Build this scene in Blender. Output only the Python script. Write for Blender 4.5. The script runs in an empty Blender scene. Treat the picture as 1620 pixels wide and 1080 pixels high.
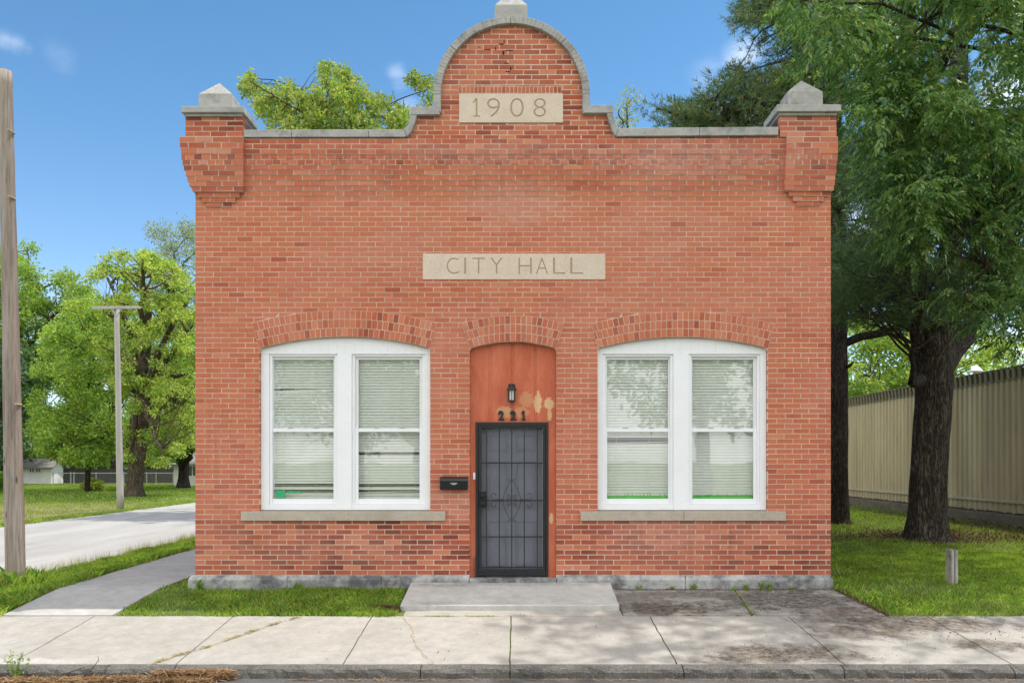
import bpy, bmesh, math, random
import numpy as np
from mathutils import Vector, noise as mnoise

random.seed(7)
RNG = np.random.default_rng(7)
SC = bpy.context.scene
COL = SC.collection
PI = math.pi

# ------------------------------------------------------------------ measured view
D, F, PX0, PY0, H = 10.4, 1248.0, 815.0, 730.0, 1.57   # facade distance, focal (photo px), vanishing point, eye height
def X(px, y=0.0): return (px - PX0) * (D + y) / F
def Z(py, y=0.0): return H - (py - PY0) * (D + y) / F

# ------------------------------------------------------------------ mesh builder
class MB:
    def __init__(s): s.v = []; s.f = []; s.m = []; s.t = []
    def add(s, vs, fs, mi=0, tone=0.5):
        o = len(s.v); s.v.extend([tuple(p) for p in vs])
        for f in fs:
            s.f.append(tuple(o + i for i in f)); s.m.append(mi); s.t.append(tone)
    def box(s, x0, x1, y0, y1, z0, z1, mi=0, tone=0.5):
        s.hexa([(x0,y0,z0),(x1,y0,z0),(x1,y1,z0),(x0,y1,z0),(x0,y0,z1),(x1,y0,z1),(x1,y1,z1),(x0,y1,z1)], mi, tone)
    def hexa(s, v, mi=0, tone=0.5):
        s.add(v, [(0,3,2,1),(4,5,6,7),(0,1,5,4),(1,2,6,5),(2,3,7,6),(3,0,4,7)], mi, tone)
    def trap(s, xa0, xb0, z0, xa1, xb1, z1, y0, y1, mi=0, tone=0.5):
        s.hexa([(xa0,y0,z0),(xb0,y0,z0),(xb0,y1,z0),(xa0,y1,z0),(xa1,y0,z1),(xb1,y0,z1),(xb1,y1,z1),(xa1,y1,z1)], mi, tone)
    def prism(s, poly, y0, y1, mi=0, tone=0.5):           # poly in (x,z)
        n = len(poly)
        vs = [(x,y0,z) for x,z in poly] + [(x,y1,z) for x,z in poly]
        fs = [tuple(range(n)), tuple(range(2*n-1, n-1, -1))]
        fs += [(i, n+i, n+(i+1)%n, (i+1)%n) for i in range(n)]
        s.add(vs, fs, mi, tone)
    def strip(s, inner, outer, y0, y1, mi=0, tone=0.5):   # ring between two (x,z) curves
        for i in range(len(inner)-1):
            a,b,c,d = inner[i], inner[i+1], outer[i+1], outer[i]
            s.hexa([(a[0],y0,a[1]),(b[0],y0,b[1]),(b[0],y1,b[1]),(a[0],y1,a[1]),
                    (d[0],y0,d[1]),(c[0],y0,c[1]),(c[0],y1,c[1]),(d[0],y1,d[1])], mi, tone)
    def tube(s, pts, rad, n=8, mi=0, tone=0.5, cap=True, wob=0.0):
        pts = [Vector(p) for p in pts]
        if not hasattr(rad, '__len__'): rad = [rad]*len(pts)
        up = None; vs = []
        for i,p in enumerate(pts):
            t = (pts[min(i+1,len(pts)-1)] - pts[max(i-1,0)])
            if t.length < 1e-9: t = Vector((0,0,1))
            t.normalize()
            if up is None:
                up = t.orthogonal().normalized()
            else:
                up = (up - t*up.dot(t))
                up = up.normalized() if up.length > 1e-6 else t.orthogonal().normalized()
            w = t.cross(up)
            for k in range(n):
                a = 2*PI*k/n
                r = rad[i]
                if wob: r *= 1 + wob*(mnoise.noise(Vector((math.cos(a)*2.2, math.sin(a)*2.2, p.z*0.9)))*1.0
                                      + 0.7*mnoise.noise(Vector((math.cos(a)*7, math.sin(a)*7, p.z*1.4))))
                vs.append(p + (up*math.cos(a) + w*math.sin(a))*r)
        fs = []
        for i in range(len(pts)-1):
            for k in range(n):
                fs.append((i*n+k, i*n+(k+1)%n, (i+1)*n+(k+1)%n, (i+1)*n+k))
        if cap:
            fs.append(tuple(range(n-1,-1,-1))); fs.append(tuple((len(pts)-1)*n+k for k in range(n)))
        s.add(vs, fs, mi, tone)
    def pyramid(s, x0, x1, y0, y1, z0, z1, apex=None, mi=0):
        ax = apex or ((x0+x1)/2, (y0+y1)/2, z1)
        s.add([(x0,y0,z0),(x1,y0,z0),(x1,y1,z0),(x0,y1,z0),ax], [(0,1,4),(1,2,4),(2,3,4),(3,0,4),(3,2,1,0)], mi)
    def build(s, name, mats, parent=None, smooth=False, bevel=0.0, fix=True):
        if not isinstance(mats, (list,tuple)): mats = [mats]
        off = root_loc(parent)
        me = bpy.data.meshes.new(name)
        me.from_pydata([(x-off[0], y-off[1], z-off[2]) for x,y,z in s.v], [], s.f)
        for m in mats: me.materials.append(m)
        me.polygons.foreach_set('material_index', s.m)
        a = me.attributes.new('tone', 'FLOAT', 'FACE'); a.data.foreach_set('value', s.t)
        if fix and len(s.f) < 60000:
            bm = bmesh.new(); bm.from_mesh(me)
            bmesh.ops.recalc_face_normals(bm, faces=bm.faces); bm.to_mesh(me); bm.free()
        if smooth: me.polygons.foreach_set('use_smooth', [True]*len(me.polygons))
        me.update()
        o = bpy.data.objects.new(name, me); COL.objects.link(o)
        if parent: o.parent = parent
        if bevel:
            b = o.modifiers.new('bevel', 'BEVEL'); b.width = bevel; b.segments = 2; b.limit_method = 'ANGLE'; b.angle_limit = math.radians(40)
        return o

def root_loc(o):
    v = Vector((0,0,0))
    while o: v = v + o.location; o = o.parent
    return v
def np_mesh(name, verts, k, mat, parent=None):
    """verts: (N*k,3), every k of them one face"""
    off = root_loc(parent)
    verts = verts - np.array(off)
    n = len(verts); nf = n//k
    me = bpy.data.meshes.new(name)
    me.vertices.add(n); me.vertices.foreach_set('co', verts.astype(np.float32).ravel())
    me.loops.add(n); me.loops.foreach_set('vertex_index', np.arange(n, dtype=np.int32))
    me.polygons.add(nf); me.polygons.foreach_set('loop_start', np.arange(0, n, k, dtype=np.int32))
    me.polygons.foreach_set('loop_total', np.full(nf, k, dtype=np.int32))
    for m in (mat if isinstance(mat,(list,tuple)) else [mat]): me.materials.append(m)
    me.update(calc_edges=True)
    o = bpy.data.objects.new(name, me); COL.objects.link(o)
    if parent: o.parent = parent
    return o
def empty(name, loc=(0,0,0)):
    o = bpy.data.objects.new(name, None); o.location = loc; o.empty_display_size = 0.2; COL.objects.link(o); return o
def tag(o, label=None, cat=None, group=None, kind=None):
    if label: o['label'] = label
    if cat: o['category'] = cat
    if group: o['group'] = group
    if kind: o['kind'] = kind
    return o

# ------------------------------------------------------------------ node helpers
class G:
    def __init__(s, name):
        s.m = bpy.data.materials.new(name); s.m.use_nodes = True; s.nt = s.m.node_tree; s.nt.nodes.clear()
        s.out = s.nt.nodes.new('ShaderNodeOutputMaterial'); s._oc = None
    def put(s, sock, v):
        if hasattr(v, 'is_output') or isinstance(v, bpy.types.NodeSocket): s.nt.links.new(v, sock)
        else:
            if isinstance(v, (tuple,list)) and len(v) == 3 and sock.type == 'RGBA': v = (*v, 1)
            sock.default_value = v
    def n(s, t, props=None, **ins):
        nd = s.nt.nodes.new(t)
        for k,v in (props or {}).items(): setattr(nd, k, v)
        for k,v in ins.items():
            s.put(nd.inputs[int(k[1:])] if k[0]=='_' else nd.inputs[k.replace('_',' ')], v)
        return nd
    @property
    def oc(s):
        if s._oc is None: s._oc = s.n('ShaderNodeTexCoord').outputs['Object']
        return s._oc
    def map(s, scale=(1,1,1), loc=(0,0,0), rot=(0,0,0), vec=None):
        return s.n('ShaderNodeMapping', Vector=vec or s.oc, Scale=scale, Location=loc, Rotation=rot).outputs[0]
    def noise(s, scale, detail=4, rough=0.55, vec=None, dist=0.0):
        return s.n('ShaderNodeTexNoise', Vector=vec or s.oc, Scale=scale, Detail=detail, Roughness=rough, Distortion=dist).outputs[0]
    def ramp(s, fac, stops):
        nd = s.n('ShaderNodeValToRGB', Fac=fac); cr = nd.color_ramp
        while len(cr.elements) < len(stops): cr.elements.new(0.5)
        for e,(p,c) in zip(cr.elements, stops):
            e.position = p; e.color = (c,c,c,1) if not hasattr(c,'__len__') else (*c,1)
        return nd.outputs[0]
    def mix(s, fac, a, b, blend='MIX'):
        return s.n('ShaderNodeMixRGB', {'blend_type':blend}, Fac=fac, Color1=a, Color2=b).outputs[0]
    def math(s, op, a, b=0.0, clamp=False):
        return s.n('ShaderNodeMath', {'operation':op,'use_clamp':clamp}, _0=a, _1=b).outputs[0]
    def bump(s, h, strength=0.3, dist=0.01):
        return s.n('ShaderNodeBump', Strength=strength, Distance=dist, Height=h).outputs[0]
    def attr(s, name): return s.n('ShaderNodeAttribute', {'attribute_name':name}).outputs['Fac']
    def island(s): return s.n('ShaderNodeNewGeometry').outputs['Random Per Island']
    def pbr(s, col, rough=0.8, metal=0.0, spec=0.4, normal=None):
        b = s.n('ShaderNodeBsdfPrincipled', Base_Color=col, Roughness=rough, Metallic=metal)
        b.inputs['Specular IOR Level'].default_value = spec
        if normal: s.nt.links.new(normal, b.inputs['Normal'])
        return b.outputs[0]
    def done(s, sh):
        s.nt.links.new(sh, s.out.inputs['Surface']); return s.m
    def blob(s, x, y, rx, ry, wob=0.35, z=None, hard=False):
        """soft irregular patch in object xy (or xz with z)"""
        v = s.map(loc=(-x/rx, -(y/ry if z is None else 0), 0 if z is None else -z/ry), scale=(1/rx, 1/ry if z is None else 0, 0 if z is None else 1/ry))
        ln = s.n('ShaderNodeVectorMath', {'operation':'LENGTH'}, _0=v).outputs['Value']
        nz = s.noise(3.2/max(rx,ry)+2.0, 6, 0.65)
        d = s.math('ADD', ln, s.math('MULTIPLY', s.math('SUBTRACT', nz, 0.5), wob*5))
        return s.ramp(d, [(0.72,1.0),(0.84,0.0)] if hard else [(0.5,1.0),(1.08,0.0)])

def simple(name, col, rough=0.6, metal=0.0, var=0.12, scale=6.0, bump=0.15, spec=0.4, stretch=(1,1,1)):
    g = G(name); nz = g.noise(scale, 6, 0.6, g.map(stretch)); fine = g.noise(scale*14, 3, 0.6, g.map(stretch))
    c = g.mix(1.0, g.mix(1.0, col, g.ramp(nz, [(0.25,1-var),(0.75,1+var)]), 'MULTIPLY'), g.ramp(fine, [(0.3,1-var*.6),(0.7,1+var*.6)]), 'MULTIPLY')
    return g.done(g.pbr(c, rough, metal, spec, g.bump(fine, bump, 0.004)))

M = {}
def mk_brick(name):
    g = G(name)
    nz = g.noise(55, 5, 0.65, g.map((1,1,2.2))); big = g.noise(0.7, 3, 0.6); med = g.noise(4.0, 5, 0.65)
    base = g.ramp(g.attr('tone'), [(0.0,(0.105,0.032,0.028)),(0.22,(0.225,0.055,0.036)),(0.45,(0.405,0.098,0.052)),(0.62,(0.530,0.162,0.087)),(0.82,(0.575,0.213,0.116)),(1.0,(0.55,0.245,0.165))])
    c = g.mix(1.0, base, g.ramp(nz, [(0.25,0.80),(0.75,1.16)]), 'MULTIPLY')
    c = g.mix(g.math('MULTIPLY', g.ramp(big, [(0.42,0.0),(0.62,1.0)]), 0.42), c, (0.56,0.215,0.140))
    c = g.mix(g.math('MULTIPLY', g.ramp(med, [(0.58,0.0),(0.78,1.0)]), 0.30), c, (0.16,0.05,0.038))
    strk = g.ramp(g.noise(5.0,6,0.65,g.map((1.6,1,0.16))),[(0.50,0.0),(0.72,1.0)])
    for (x,z,rx,rz,k) in [(-2.25,0.62,1.5,0.45,0.45),(2.2,0.62,1.5,0.45,0.45),(-2.4,5.45,1.5,0.6,0.40),(2.4,5.45,1.5,0.6,0.40),(-4.0,2.2,0.35,2.2,0.30),(4.0,2.4,0.35,2.2,0.30),(0,5.3,1.6,0.4,0.3),(0,6.4,1.2,0.7,0.35),(0,2.6,4.5,2.4,0.16)]:
        c = g.mix(g.math('MULTIPLY', g.math('MULTIPLY', g.blob(x,0,rx,rz,0.25,z=z), k), strk), c, (0.17,0.062,0.045))
    # lime bloom and soot where the photograph has it
    for (x,z,rx,rz,k,colr) in [(-0.0,4.95,0.8,0.35,0.40,(0.55,0.35,0.30)), (2.3,5.55,1.6,0.28,0.55,(0.55,0.33,0.29)), (-0.9,1.0,0.5,0.28,0.30,(0.60,0.40,0.36)),
                            (-2.2,0.42,1.5,0.3,0.18,(0.60,0.36,0.33)), (1.9,0.62,0.9,0.28,0.28,(0.60,0.38,0.34)), (-0.1,5.62,1.9,0.2,0.35,(0.55,0.36,0.31)),
                            (2.0,4.6,1.5,0.5,0.22,(0.52,0.30,0.25)),(-1.6,4.25,1.2,0.4,0.22,(0.52,0.30,0.25))]:
        c = g.mix(g.math('MULTIPLY', g.math('MULTIPLY', g.blob(x,0,rx,rz,0.4,z=z), k), g.ramp(g.noise(9,6,0.7),[(0.35,0.2),(0.7,1.0)])), c, colr)
    return g.done(g.pbr(c, 0.88, 0, 0.25, g.bump(nz, 0.45, 0.004)))
M['brick'] = mk_brick('brick')
g = G('mortar'); c = g.mix(1.0, g.ramp(g.noise(2.5,5,0.6), [(0.3,(0.54,0.405,0.315)),(0.7,(0.72,0.57,0.465))]), g.ramp(g.noise(70,4,0.6),[(0.25,0.72),(0.75,1.18)]), 'MULTIPLY')
M['mortar'] = g.done(g.pbr(c, 0.95, 0, 0.2, g.bump(g.noise(70,4,0.6), 0.5, 0.004)))
g = G('side brick')
bt = g.n('ShaderNodeTexBrick', Vector=g.map((1,1,1), rot=(PI/2,0,PI/2)), Scale=1.0, Color1=(0.36,0.095,0.055,1), Color2=(0.28,0.07,0.045,1), Mortar=(0.42,0.36,0.30,1)); bt.inputs['Mortar Size'].default_value=0.006; bt.inputs['Brick Width'].default_value=0.215; bt.inputs['Row Height'].default_value=0.0665
M['side_brick'] = g.done(g.pbr(g.mix(1.0,bt.outputs[0],g.ramp(g.noise(3,5,0.6),[(0.3,0.8),(0.7,1.15)]),'MULTIPLY'),0.9,0,0.25))

def mk_stone(name, a, b, stain, k=0.6, sc=3.0, streak=(1,1,1), cut=0.50):
    g = G(name); n1 = g.noise(sc,7,0.7,g.map(streak)); n2 = g.noise(80,3,0.6); n3 = g.noise(2.6,8,0.75,g.map(loc=(3,1,7)))
    c = g.ramp(n1, [(0.3,a),(0.7,b)])
    c = g.mix(g.math('MULTIPLY', g.ramp(n3,[(cut,0.0),(cut+0.2,1.0)]), k), c, stain)
    c = g.mix(1.0, c, g.ramp(n2,[(0.25,0.82),(0.75,1.14)]), 'MULTIPLY')
    return g.done(g.pbr(c, 0.9, 0, 0.25, g.bump(n2, 0.4, 0.004)))
M['limestone'] = mk_stone('weathered limestone', (0.33,0.325,0.315), (0.46,0.452,0.435), (0.10,0.10,0.105), 0.8, 7.0, (1,1,1.6))
M['sandstone'] = mk_stone('buff sandstone', (0.63,0.515,0.42), (0.70,0.595,0.49), (0.52,0.42,0.33), 0.4, 4)
M['groove'] = simple('dirt in the carved letters', (0.44,0.33,0.215), 0.95, 0, 0.15, 20)
M['sill_stone'] = mk_stone('sill sandstone', (0.42,0.36,0.29), (0.52,0.46,0.385), (0.30,0.265,0.22), 0.5, 5)
M['foundation'] = mk_stone('foundation concrete', (0.36,0.36,0.36), (0.50,0.495,0.48), (0.115,0.118,0.125), 1.0, 4.5, (1,1,1), 0.42)

def mk_concrete(name, a, b, stains=(), spec=0.25, agg=0.25):
    g = G(name); n1 = g.noise(1.3,7,0.68); n2 = g.noise(90,4,0.7); n3 = g.noise(7,6,0.7,g.map(loc=(5,3,1)))
    c = g.ramp(n1, [(0.3,a),(0.7,b)])
    c = g.mix(1.0, c, g.ramp(n3,[(0.3,0.82),(0.7,1.10)]), 'MULTIPLY')
    for (x,y,rx,ry,k,colr) in stains:
        f = g.math('MULTIPLY', g.math('MULTIPLY', g.blob(x,y,rx,ry,0.42), k), g.ramp(g.noise(14,9,0.8),[(0.32,0.15),(0.60,1.0)]))
        c = g.mix(f, c, colr)
    c = g.mix(1.0, c, g.ramp(n2,[(0.2,1-agg),(0.8,1+agg*.7)]), 'MULTIPLY')
    return g.done(g.pbr(c, 0.92, 0, spec, g.bump(n2, 0.5, 0.004)))
DIRT = (0.078,0.053,0.034); SOOT = (0.11,0.10,0.09)
M['sidewalk'] = mk_concrete('sidewalk concrete', (0.345,0.32,0.285), (0.415,0.39,0.352), [
    (4.45,-1.50,1.25,0.42,0.97,DIRT),(3.75,-1.85,0.8,0.3,0.75,DIRT),(2.75,-2.5,0.95,0.34,0.92,DIRT),(4.9,-2.25,0.55,0.22,0.85,DIRT),(2.2,-2.7,0.6,0.18,0.7,DIRT),(3.6,-1.35,0.7,0.2,0.6,DIRT),
    (6.2,-1.8,0.4,0.25,0.35,DIRT),(0.2,-2.0,2.6,0.5,0.14,(0.25,0.243,0.228)),(-2.9,-2.0,1.6,0.7,0.25,(0.29,0.265,0.23)),(-4.6,-2.2,0.8,0.5,0.25,(0.28,0.26,0.23)),(-5.0,-2.72,0.9,0.12,0.5,(0.60,0.58,0.55))])
M['walkway'] = mk_concrete('walkway concrete', (0.40,0.385,0.36), (0.49,0.475,0.445), [(-5.0,3,0.6,0.5,0.3,(0.25,0.24,0.23))])
M['doorstep'] = mk_concrete('doorstep concrete', (0.45,0.44,0.415), (0.56,0.55,0.52), [(0,-0.12,1.5,0.10,0.55,(0.20,0.195,0.185)),(-0.9,-0.2,0.4,0.12,0.5,(0.2,0.19,0.18)),(-0.95,-0.9,0.3,0.1,0.3,DIRT)])
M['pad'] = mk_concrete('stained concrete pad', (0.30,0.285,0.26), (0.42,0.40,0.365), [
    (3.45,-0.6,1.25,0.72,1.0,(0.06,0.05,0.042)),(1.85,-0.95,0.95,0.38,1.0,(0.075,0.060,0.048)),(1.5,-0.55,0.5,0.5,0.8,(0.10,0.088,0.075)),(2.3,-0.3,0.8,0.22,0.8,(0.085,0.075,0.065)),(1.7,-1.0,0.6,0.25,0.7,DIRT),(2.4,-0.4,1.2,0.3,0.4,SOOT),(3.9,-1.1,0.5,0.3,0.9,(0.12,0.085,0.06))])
g = G('kerb concrete with exposed aggregate')
vor = g.n('ShaderNodeTexVoronoi', Vector=g.oc, Scale=130).outputs['Color']; sep = g.n('ShaderNodeSeparateColor', Color=vor).outputs[0]
c = g.ramp(g.noise(4,6,0.7),[(0.3,(0.075,0.070,0.064)),(0.75,(0.17,0.16,0.147))]); c = g.mix(g.ramp(sep,[(0.70,0.0),(0.95,0.45)]), c, (0.36,0.34,0.30))
M['kerb'] = g.done(g.pbr(c,0.95,0,0.2,g.bump(sep,0.7,0.008)))
g = G('asphalt'); c = g.ramp(g.noise(2.2,7,0.7),[(0.3,(0.062,0.060,0.060)),(0.7,(0.115,0.112,0.11))]); n2 = g.noise(120,3,0.7)
c = g.mix(1.0,c,g.ramp(n2,[(0.3,0.55),(0.75,1.7)]),'MULTIPLY'); M['asphalt'] = g.done(g.pbr(c,0.9,0,0.3,g.bump(n2,0.6,0.006)))
g = G('pale chip seal'); c = g.ramp(g.noise(0.35,7,0.62,g.map((2.2,0.5,1))),[(0.3,(0.32,0.305,0.29)),(0.7,(0.43,0.415,0.395))]); n2=g.noise(40,4,0.7)
c = g.mix(1.0,c,g.ramp(n2,[(0.3,0.8),(0.7,1.15)]),'MULTIPLY')
c = g.mix(g.math('MULTIPLY',g.ramp(g.noise(0.9,5,0.6,g.map((1,0.35,1),loc=(4,0,0))),[(0.6,0.0),(0.66,1.0)]),0.35),c,(0.22,0.21,0.20))
M['chipseal'] = g.done(g.pbr(c,0.95,0,0.2,g.bump(n2,0.4,0.006)))

# ground: turf colours, bare needle litter under the pines
g = G('turf and soil')
n1=g.noise(0.25,6,0.6); n2=g.noise(6,6,0.7); n3=g.noise(60,3,0.7)
c=g.ramp(n1,[(0.35,(0.10,0.165,0.034)),(0.65,(0.17,0.22,0.052))]); c=g.mix(1.0,c,g.ramp(n2,[(0.3,0.72),(0.7,1.2)]),'MULTIPLY'); c=g.mix(1.0,c,g.ramp(n3,[(0.3,0.6),(0.7,1.35)]),'MULTIPLY')
lit=g.mix(g.noise(30,5,0.7),(0.105,0.066,0.036),(0.20,0.135,0.08))
for (x,y,rx,ry,k) in [(9.3,7.5,2.6,1.8,0.85),(11.8,9.5,1.8,6.5,0.95),(9.0,11.5,2.0,1.5,0.6),(7.3,7.2,1.3,1.0,0.45)]:
    c=g.mix(g.math('MULTIPLY',g.blob(x,y,rx,ry,0.3),k),c,lit)
thin=g.ramp(g.noise(1.7,6,0.7,g.map(loc=(2,8,0))),[(0.50,0.0),(0.66,1.0)])
c=g.mix(g.math('MULTIPLY',thin,0.6),c,g.mix(n3,(0.12,0.085,0.05),(0.27,0.22,0.11)))
pale=g.mix(n2,(0.235,0.235,0.085),(0.33,0.31,0.135))  # sunlit strip of the far lawn put into the turf colour
for (x,y,rx,ry,k) in [(-18,14,6.5,8,0.9),(-15,22,2.5,7,0.7)]:
    c=g.mix(g.math('MULTIPLY',g.blob(x,y,rx,ry,0.2),k),c,pale)
M['ground'] = g.done(g.pbr(c,0.95,0,0.15,g.bump(n3,0.8,0.03)))

M['white'] = simple('white window paint', (0.84,0.855,0.885), 0.45, 0, 0.035, 3, 0.05)
g = G('window paint with worn caulk'); c=g.mix(g.math('MULTIPLY',g.ramp(g.noise(5,6,0.7,g.map((1,1,3))),[(0.62,0.0),(0.72,1.0)]),0.55),(0.78,0.785,0.79),(0.62,0.50,0.30))
M['white_sash'] = g.done(g.pbr(c,0.45,0,0.4))
M['blind'] = simple('aluminium blind slat', (0.68,0.70,0.665), 0.5, 0, 0.05, 8, 0.0)
M['black'] = simple('black painted iron', (0.012,0.013,0.015), 0.42, 0, 0.3, 30, 0.2, 0.5)
M['mailbox'] = simple('glossy black enamel', (0.010,0.011,0.016), 0.18, 0, 0.3, 20, 0.05, 0.6)
M['door'] = simple('slate grey door paint', (0.23,0.245,0.295), 0.6, 0, 0.12, 3, 0.1, 0.35)
g = G('screen mesh'); tr=g.n('ShaderNodeBsdfTransparent').outputs[0]; df=g.pbr((0.03,0.032,0.036),0.7)
M['screen'] = g.done(g.n('ShaderNodeMixShader', _0=0.10, _1=tr, _2=df).outputs[0])
g = G('faded red plywood'); n1=g.noise(2.2,6,0.65,g.map((2,1,0.7))); n2=g.noise(60,4,0.7,g.map((1,1,0.15)))
c=g.ramp(n1,[(0.3,(0.48,0.112,0.056)),(0.7,(0.62,0.19,0.105))]); c=g.mix(1.0,c,g.ramp(n2,[(0.3,0.88),(0.7,1.1)]),'MULTIPLY')
for (x,z,rx,rz,k) in [(0.30,2.36,0.065,0.18,0.9),(0.45,2.34,0.085,0.10,0.9),(0.46,2.19,0.04,0.09,0.8),(-0.14,2.23,0.12,0.10,0.5),(0.08,2.23,0.12,0.08,0.35),(0.48,0.82,0.035,0.09,0.9),(0.15,2.40,0.12,0.12,0.35)]:
    c=g.mix(g.math('MULTIPLY',g.blob(x,0,rx*1.0,rz*1.0,0.30,z=z,hard=True),k),c,(0.70,0.47,0.25))
c=g.mix(g.math('MULTIPLY',g.blob(-0.5,0,0.09,0.25,0.2,z=0.15),0.6),c,(0.10,0.04,0.03))
M['red_panel'] = g.done(g.pbr(c,0.75,0,0.3,g.bump(n2,0.25,0.004)))
g = G('window glass'); tr=g.n('ShaderNodeBsdfTransparent', Color=(0.985,0.995,0.985,1)).outputs[0]; gl=g.n('ShaderNodeBsdfGlossy', Color=(1,1,1,1), Roughness=0.015, Normal=g.bump(g.noise(1.6,2,0.5),0.035,0.05)).outputs[0]
fr=g.n('ShaderNodeFresnel', IOR=1.5).outputs[0]; ff=g.math('SUBTRACT',1.0,g.n('ShaderNodeNewGeometry').outputs['Backfacing']); M['glass']=g.done(g.n('ShaderNodeMixShader', _0=g.math('MULTIPLY',ff,g.math('ADD',g.math('MULTIPLY',fr,1.6),0.05,True)), _1=tr, _2=gl).outputs[0])
M['lamp_glass'] = simple('frosted lantern glass', (0.75,0.76,0.72), 0.25, 0, 0.1, 30, 0.1)
M['green_decal'] = simple('green security decal', (0.03,0.38,0.16), 0.5, 0, 0.1, 20)
M['green_tape'] = simple('green plastic strip', (0.10,0.55,0.10), 0.5, 0, 0.25, 14)
g = G('weathered pole wood'); n1=g.noise(9,7,0.7,g.map((1,1,0.06))); n2=g.noise(38,5,0.7,g.map((1,1,0.05))); kn=g.n('ShaderNodeTexVoronoi',Vector=g.map((5,5,1.6)),Scale=1.0).outputs['Distance']
c=g.ramp(n1,[(0.25,(0.14,0.11,0.09)),(0.5,(0.31,0.26,0.22)),(0.75,(0.44,0.395,0.35))]); c=g.mix(1.0,c,g.ramp(n2,[(0.3,0.55),(0.55,1.05)]),'MULTIPLY'); c=g.mix(g.ramp(kn,[(0.05,0.85),(0.12,0.0)]),c,(0.06,0.04,0.03))
M['pole'] = g.done(g.pbr(c,0.9,0,0.2,g.bump(n2,0.8,0.02)))
g = G('silver grey pole wood'); n1=g.noise(9,6,0.7,g.map((1,1,0.06))); c=g.ramp(n1,[(0.25,(0.30,0.285,0.26)),(0.7,(0.50,0.485,0.455))]); M['pole_grey']=g.done(g.pbr(c,0.9,0,0.2,g.bump(n1,0.6,0.02)))
g = G('flaking whitewashed post'); n1=g.noise(14,6,0.7,g.map((1,1,0.25))); c=g.ramp(n1,[(0.32,(0.13,0.10,0.075)),(0.46,(0.34,0.32,0.29)),(0.7,(0.50,0.49,0.47))]); M['post']=g.done(g.pbr(c,0.9,0,0.2,g.bump(n1,0.6,0.02)))
g = G('ageing beige sheet metal'); n1=g.noise(1.1,6,0.7,g.map((1,1.6,0.22))); n2=g.noise(7,5,0.7,g.map((1,2,0.12)))
c=g.ramp(n1,[(0.3,(0.52,0.415,0.265)),(0.7,(0.72,0.60,0.41))]); sy=g.n('ShaderNodeSeparateXYZ',Vector=g.oc).outputs['Y']; wn=g.n('ShaderNodeTexWhiteNoise',{'noise_dimensions':'1D'},W=g.math('FLOOR',g.math('DIVIDE',sy,0.75))).outputs['Value']; c=g.mix(1.0,c,g.ramp(wn,[(0.0,0.80),(1.0,1.08)]),'MULTIPLY'); c=g.mix(g.math('MULTIPLY',g.ramp(n2,[(0.55,0.0),(0.8,1.0)]),0.45),c,(0.20,0.165,0.11)); M['corrugated']=g.done(g.pbr(c,0.55,0.1,0.4))
M['trim_metal'] = simple('brown sheet metal trim', (0.24,0.20,0.135), 0.6, 0.1, 0.2, 3)
M['footing'] = simple('dirty fence footing', (0.21,0.17,0.125), 0.95, 0, 0.3, 3, 0.3, 0.1)
M['siding'] = simple('white house siding', (0.82,0.82,0.81), 0.6, 0, 0.05, 2)
M['shingle'] = simple('grey roof shingles', (0.25,0.235,0.22), 0.9, 0, 0.25, 8)
M['dark_glass'] = simple('dark window glass', (0.025,0.03,0.035), 0.15, 0, 0.2, 3, 0.0, 0.6)
M['galv'] = simple('galvanised steel', (0.42,0.43,0.43), 0.5, 0.5, 0.1, 10)
M['grey_boards'] = simple('grey weathered boards', (0.085,0.078,0.07), 0.9, 0, 0.3, 4, 0.3, 0.2, (3,1,0.2))
M['wire'] = simple('black cable', (0.015,0.015,0.015), 0.6)
M['roofing'] = simple('dark roofing felt', (0.07,0.07,0.07), 0.95)
M['interior'] = simple('unlit interior plaster', (0.30,0.29,0.27), 0.9)

def mk_bark(name, a, b, c3, sc=1.0, bump=1.0):
    g = G(name); wv=g.n('ShaderNodeTexNoise',Vector=g.map((1,1,0.6)),Scale=2.5,Detail=3).outputs['Color']
    v=g.n('ShaderNodeVectorMath',{'operation':'ADD'},_0=g.map((13*sc,13*sc,1.5*sc)),_1=g.n('ShaderNodeVectorMath',{'operation':'SCALE'},_0=wv,Scale=2.2).outputs[0]).outputs[0]
    n1=g.noise(1.6,6,0.6,v); rid=g.math('ABSOLUTE',g.math('SUBTRACT',n1,0.5)); n2=g.noise(30*sc,5,0.7,g.map((1,1,0.5))); pt=g.noise(1.3,3,0.5)
    f=g.math('ADD',g.math('MULTIPLY',rid,4.2),g.math('MULTIPLY',g.math('SUBTRACT',n2,0.5),0.9)); c=g.ramp(f,[(0.05,a),(0.40,b),(0.95,c3)])
    c=g.mix(1.0,c,g.ramp(pt,[(0.3,0.75),(0.7,1.25)]),'MULTIPLY')
    return g.done(g.pbr(c,0.95,0,0.15,g.bump(f,bump,0.05)))
M['bark_pine'] = mk_bark('furrowed pine bark', (0.045,0.037,0.031), (0.16,0.135,0.115), (0.34,0.305,0.275))
M['bark_dark'] = mk_bark('dark bark', (0.028,0.023,0.019), (0.10,0.082,0.068), (0.19,0.16,0.135))
M['bark'] = mk_bark('grey brown bark', (0.05,0.038,0.028), (0.15,0.12,0.092), (0.26,0.22,0.18))
M['bark_pale'] = mk_bark('peeling pale bark', (0.07,0.05,0.035), (0.21,0.165,0.12), (0.36,0.30,0.23))

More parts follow.
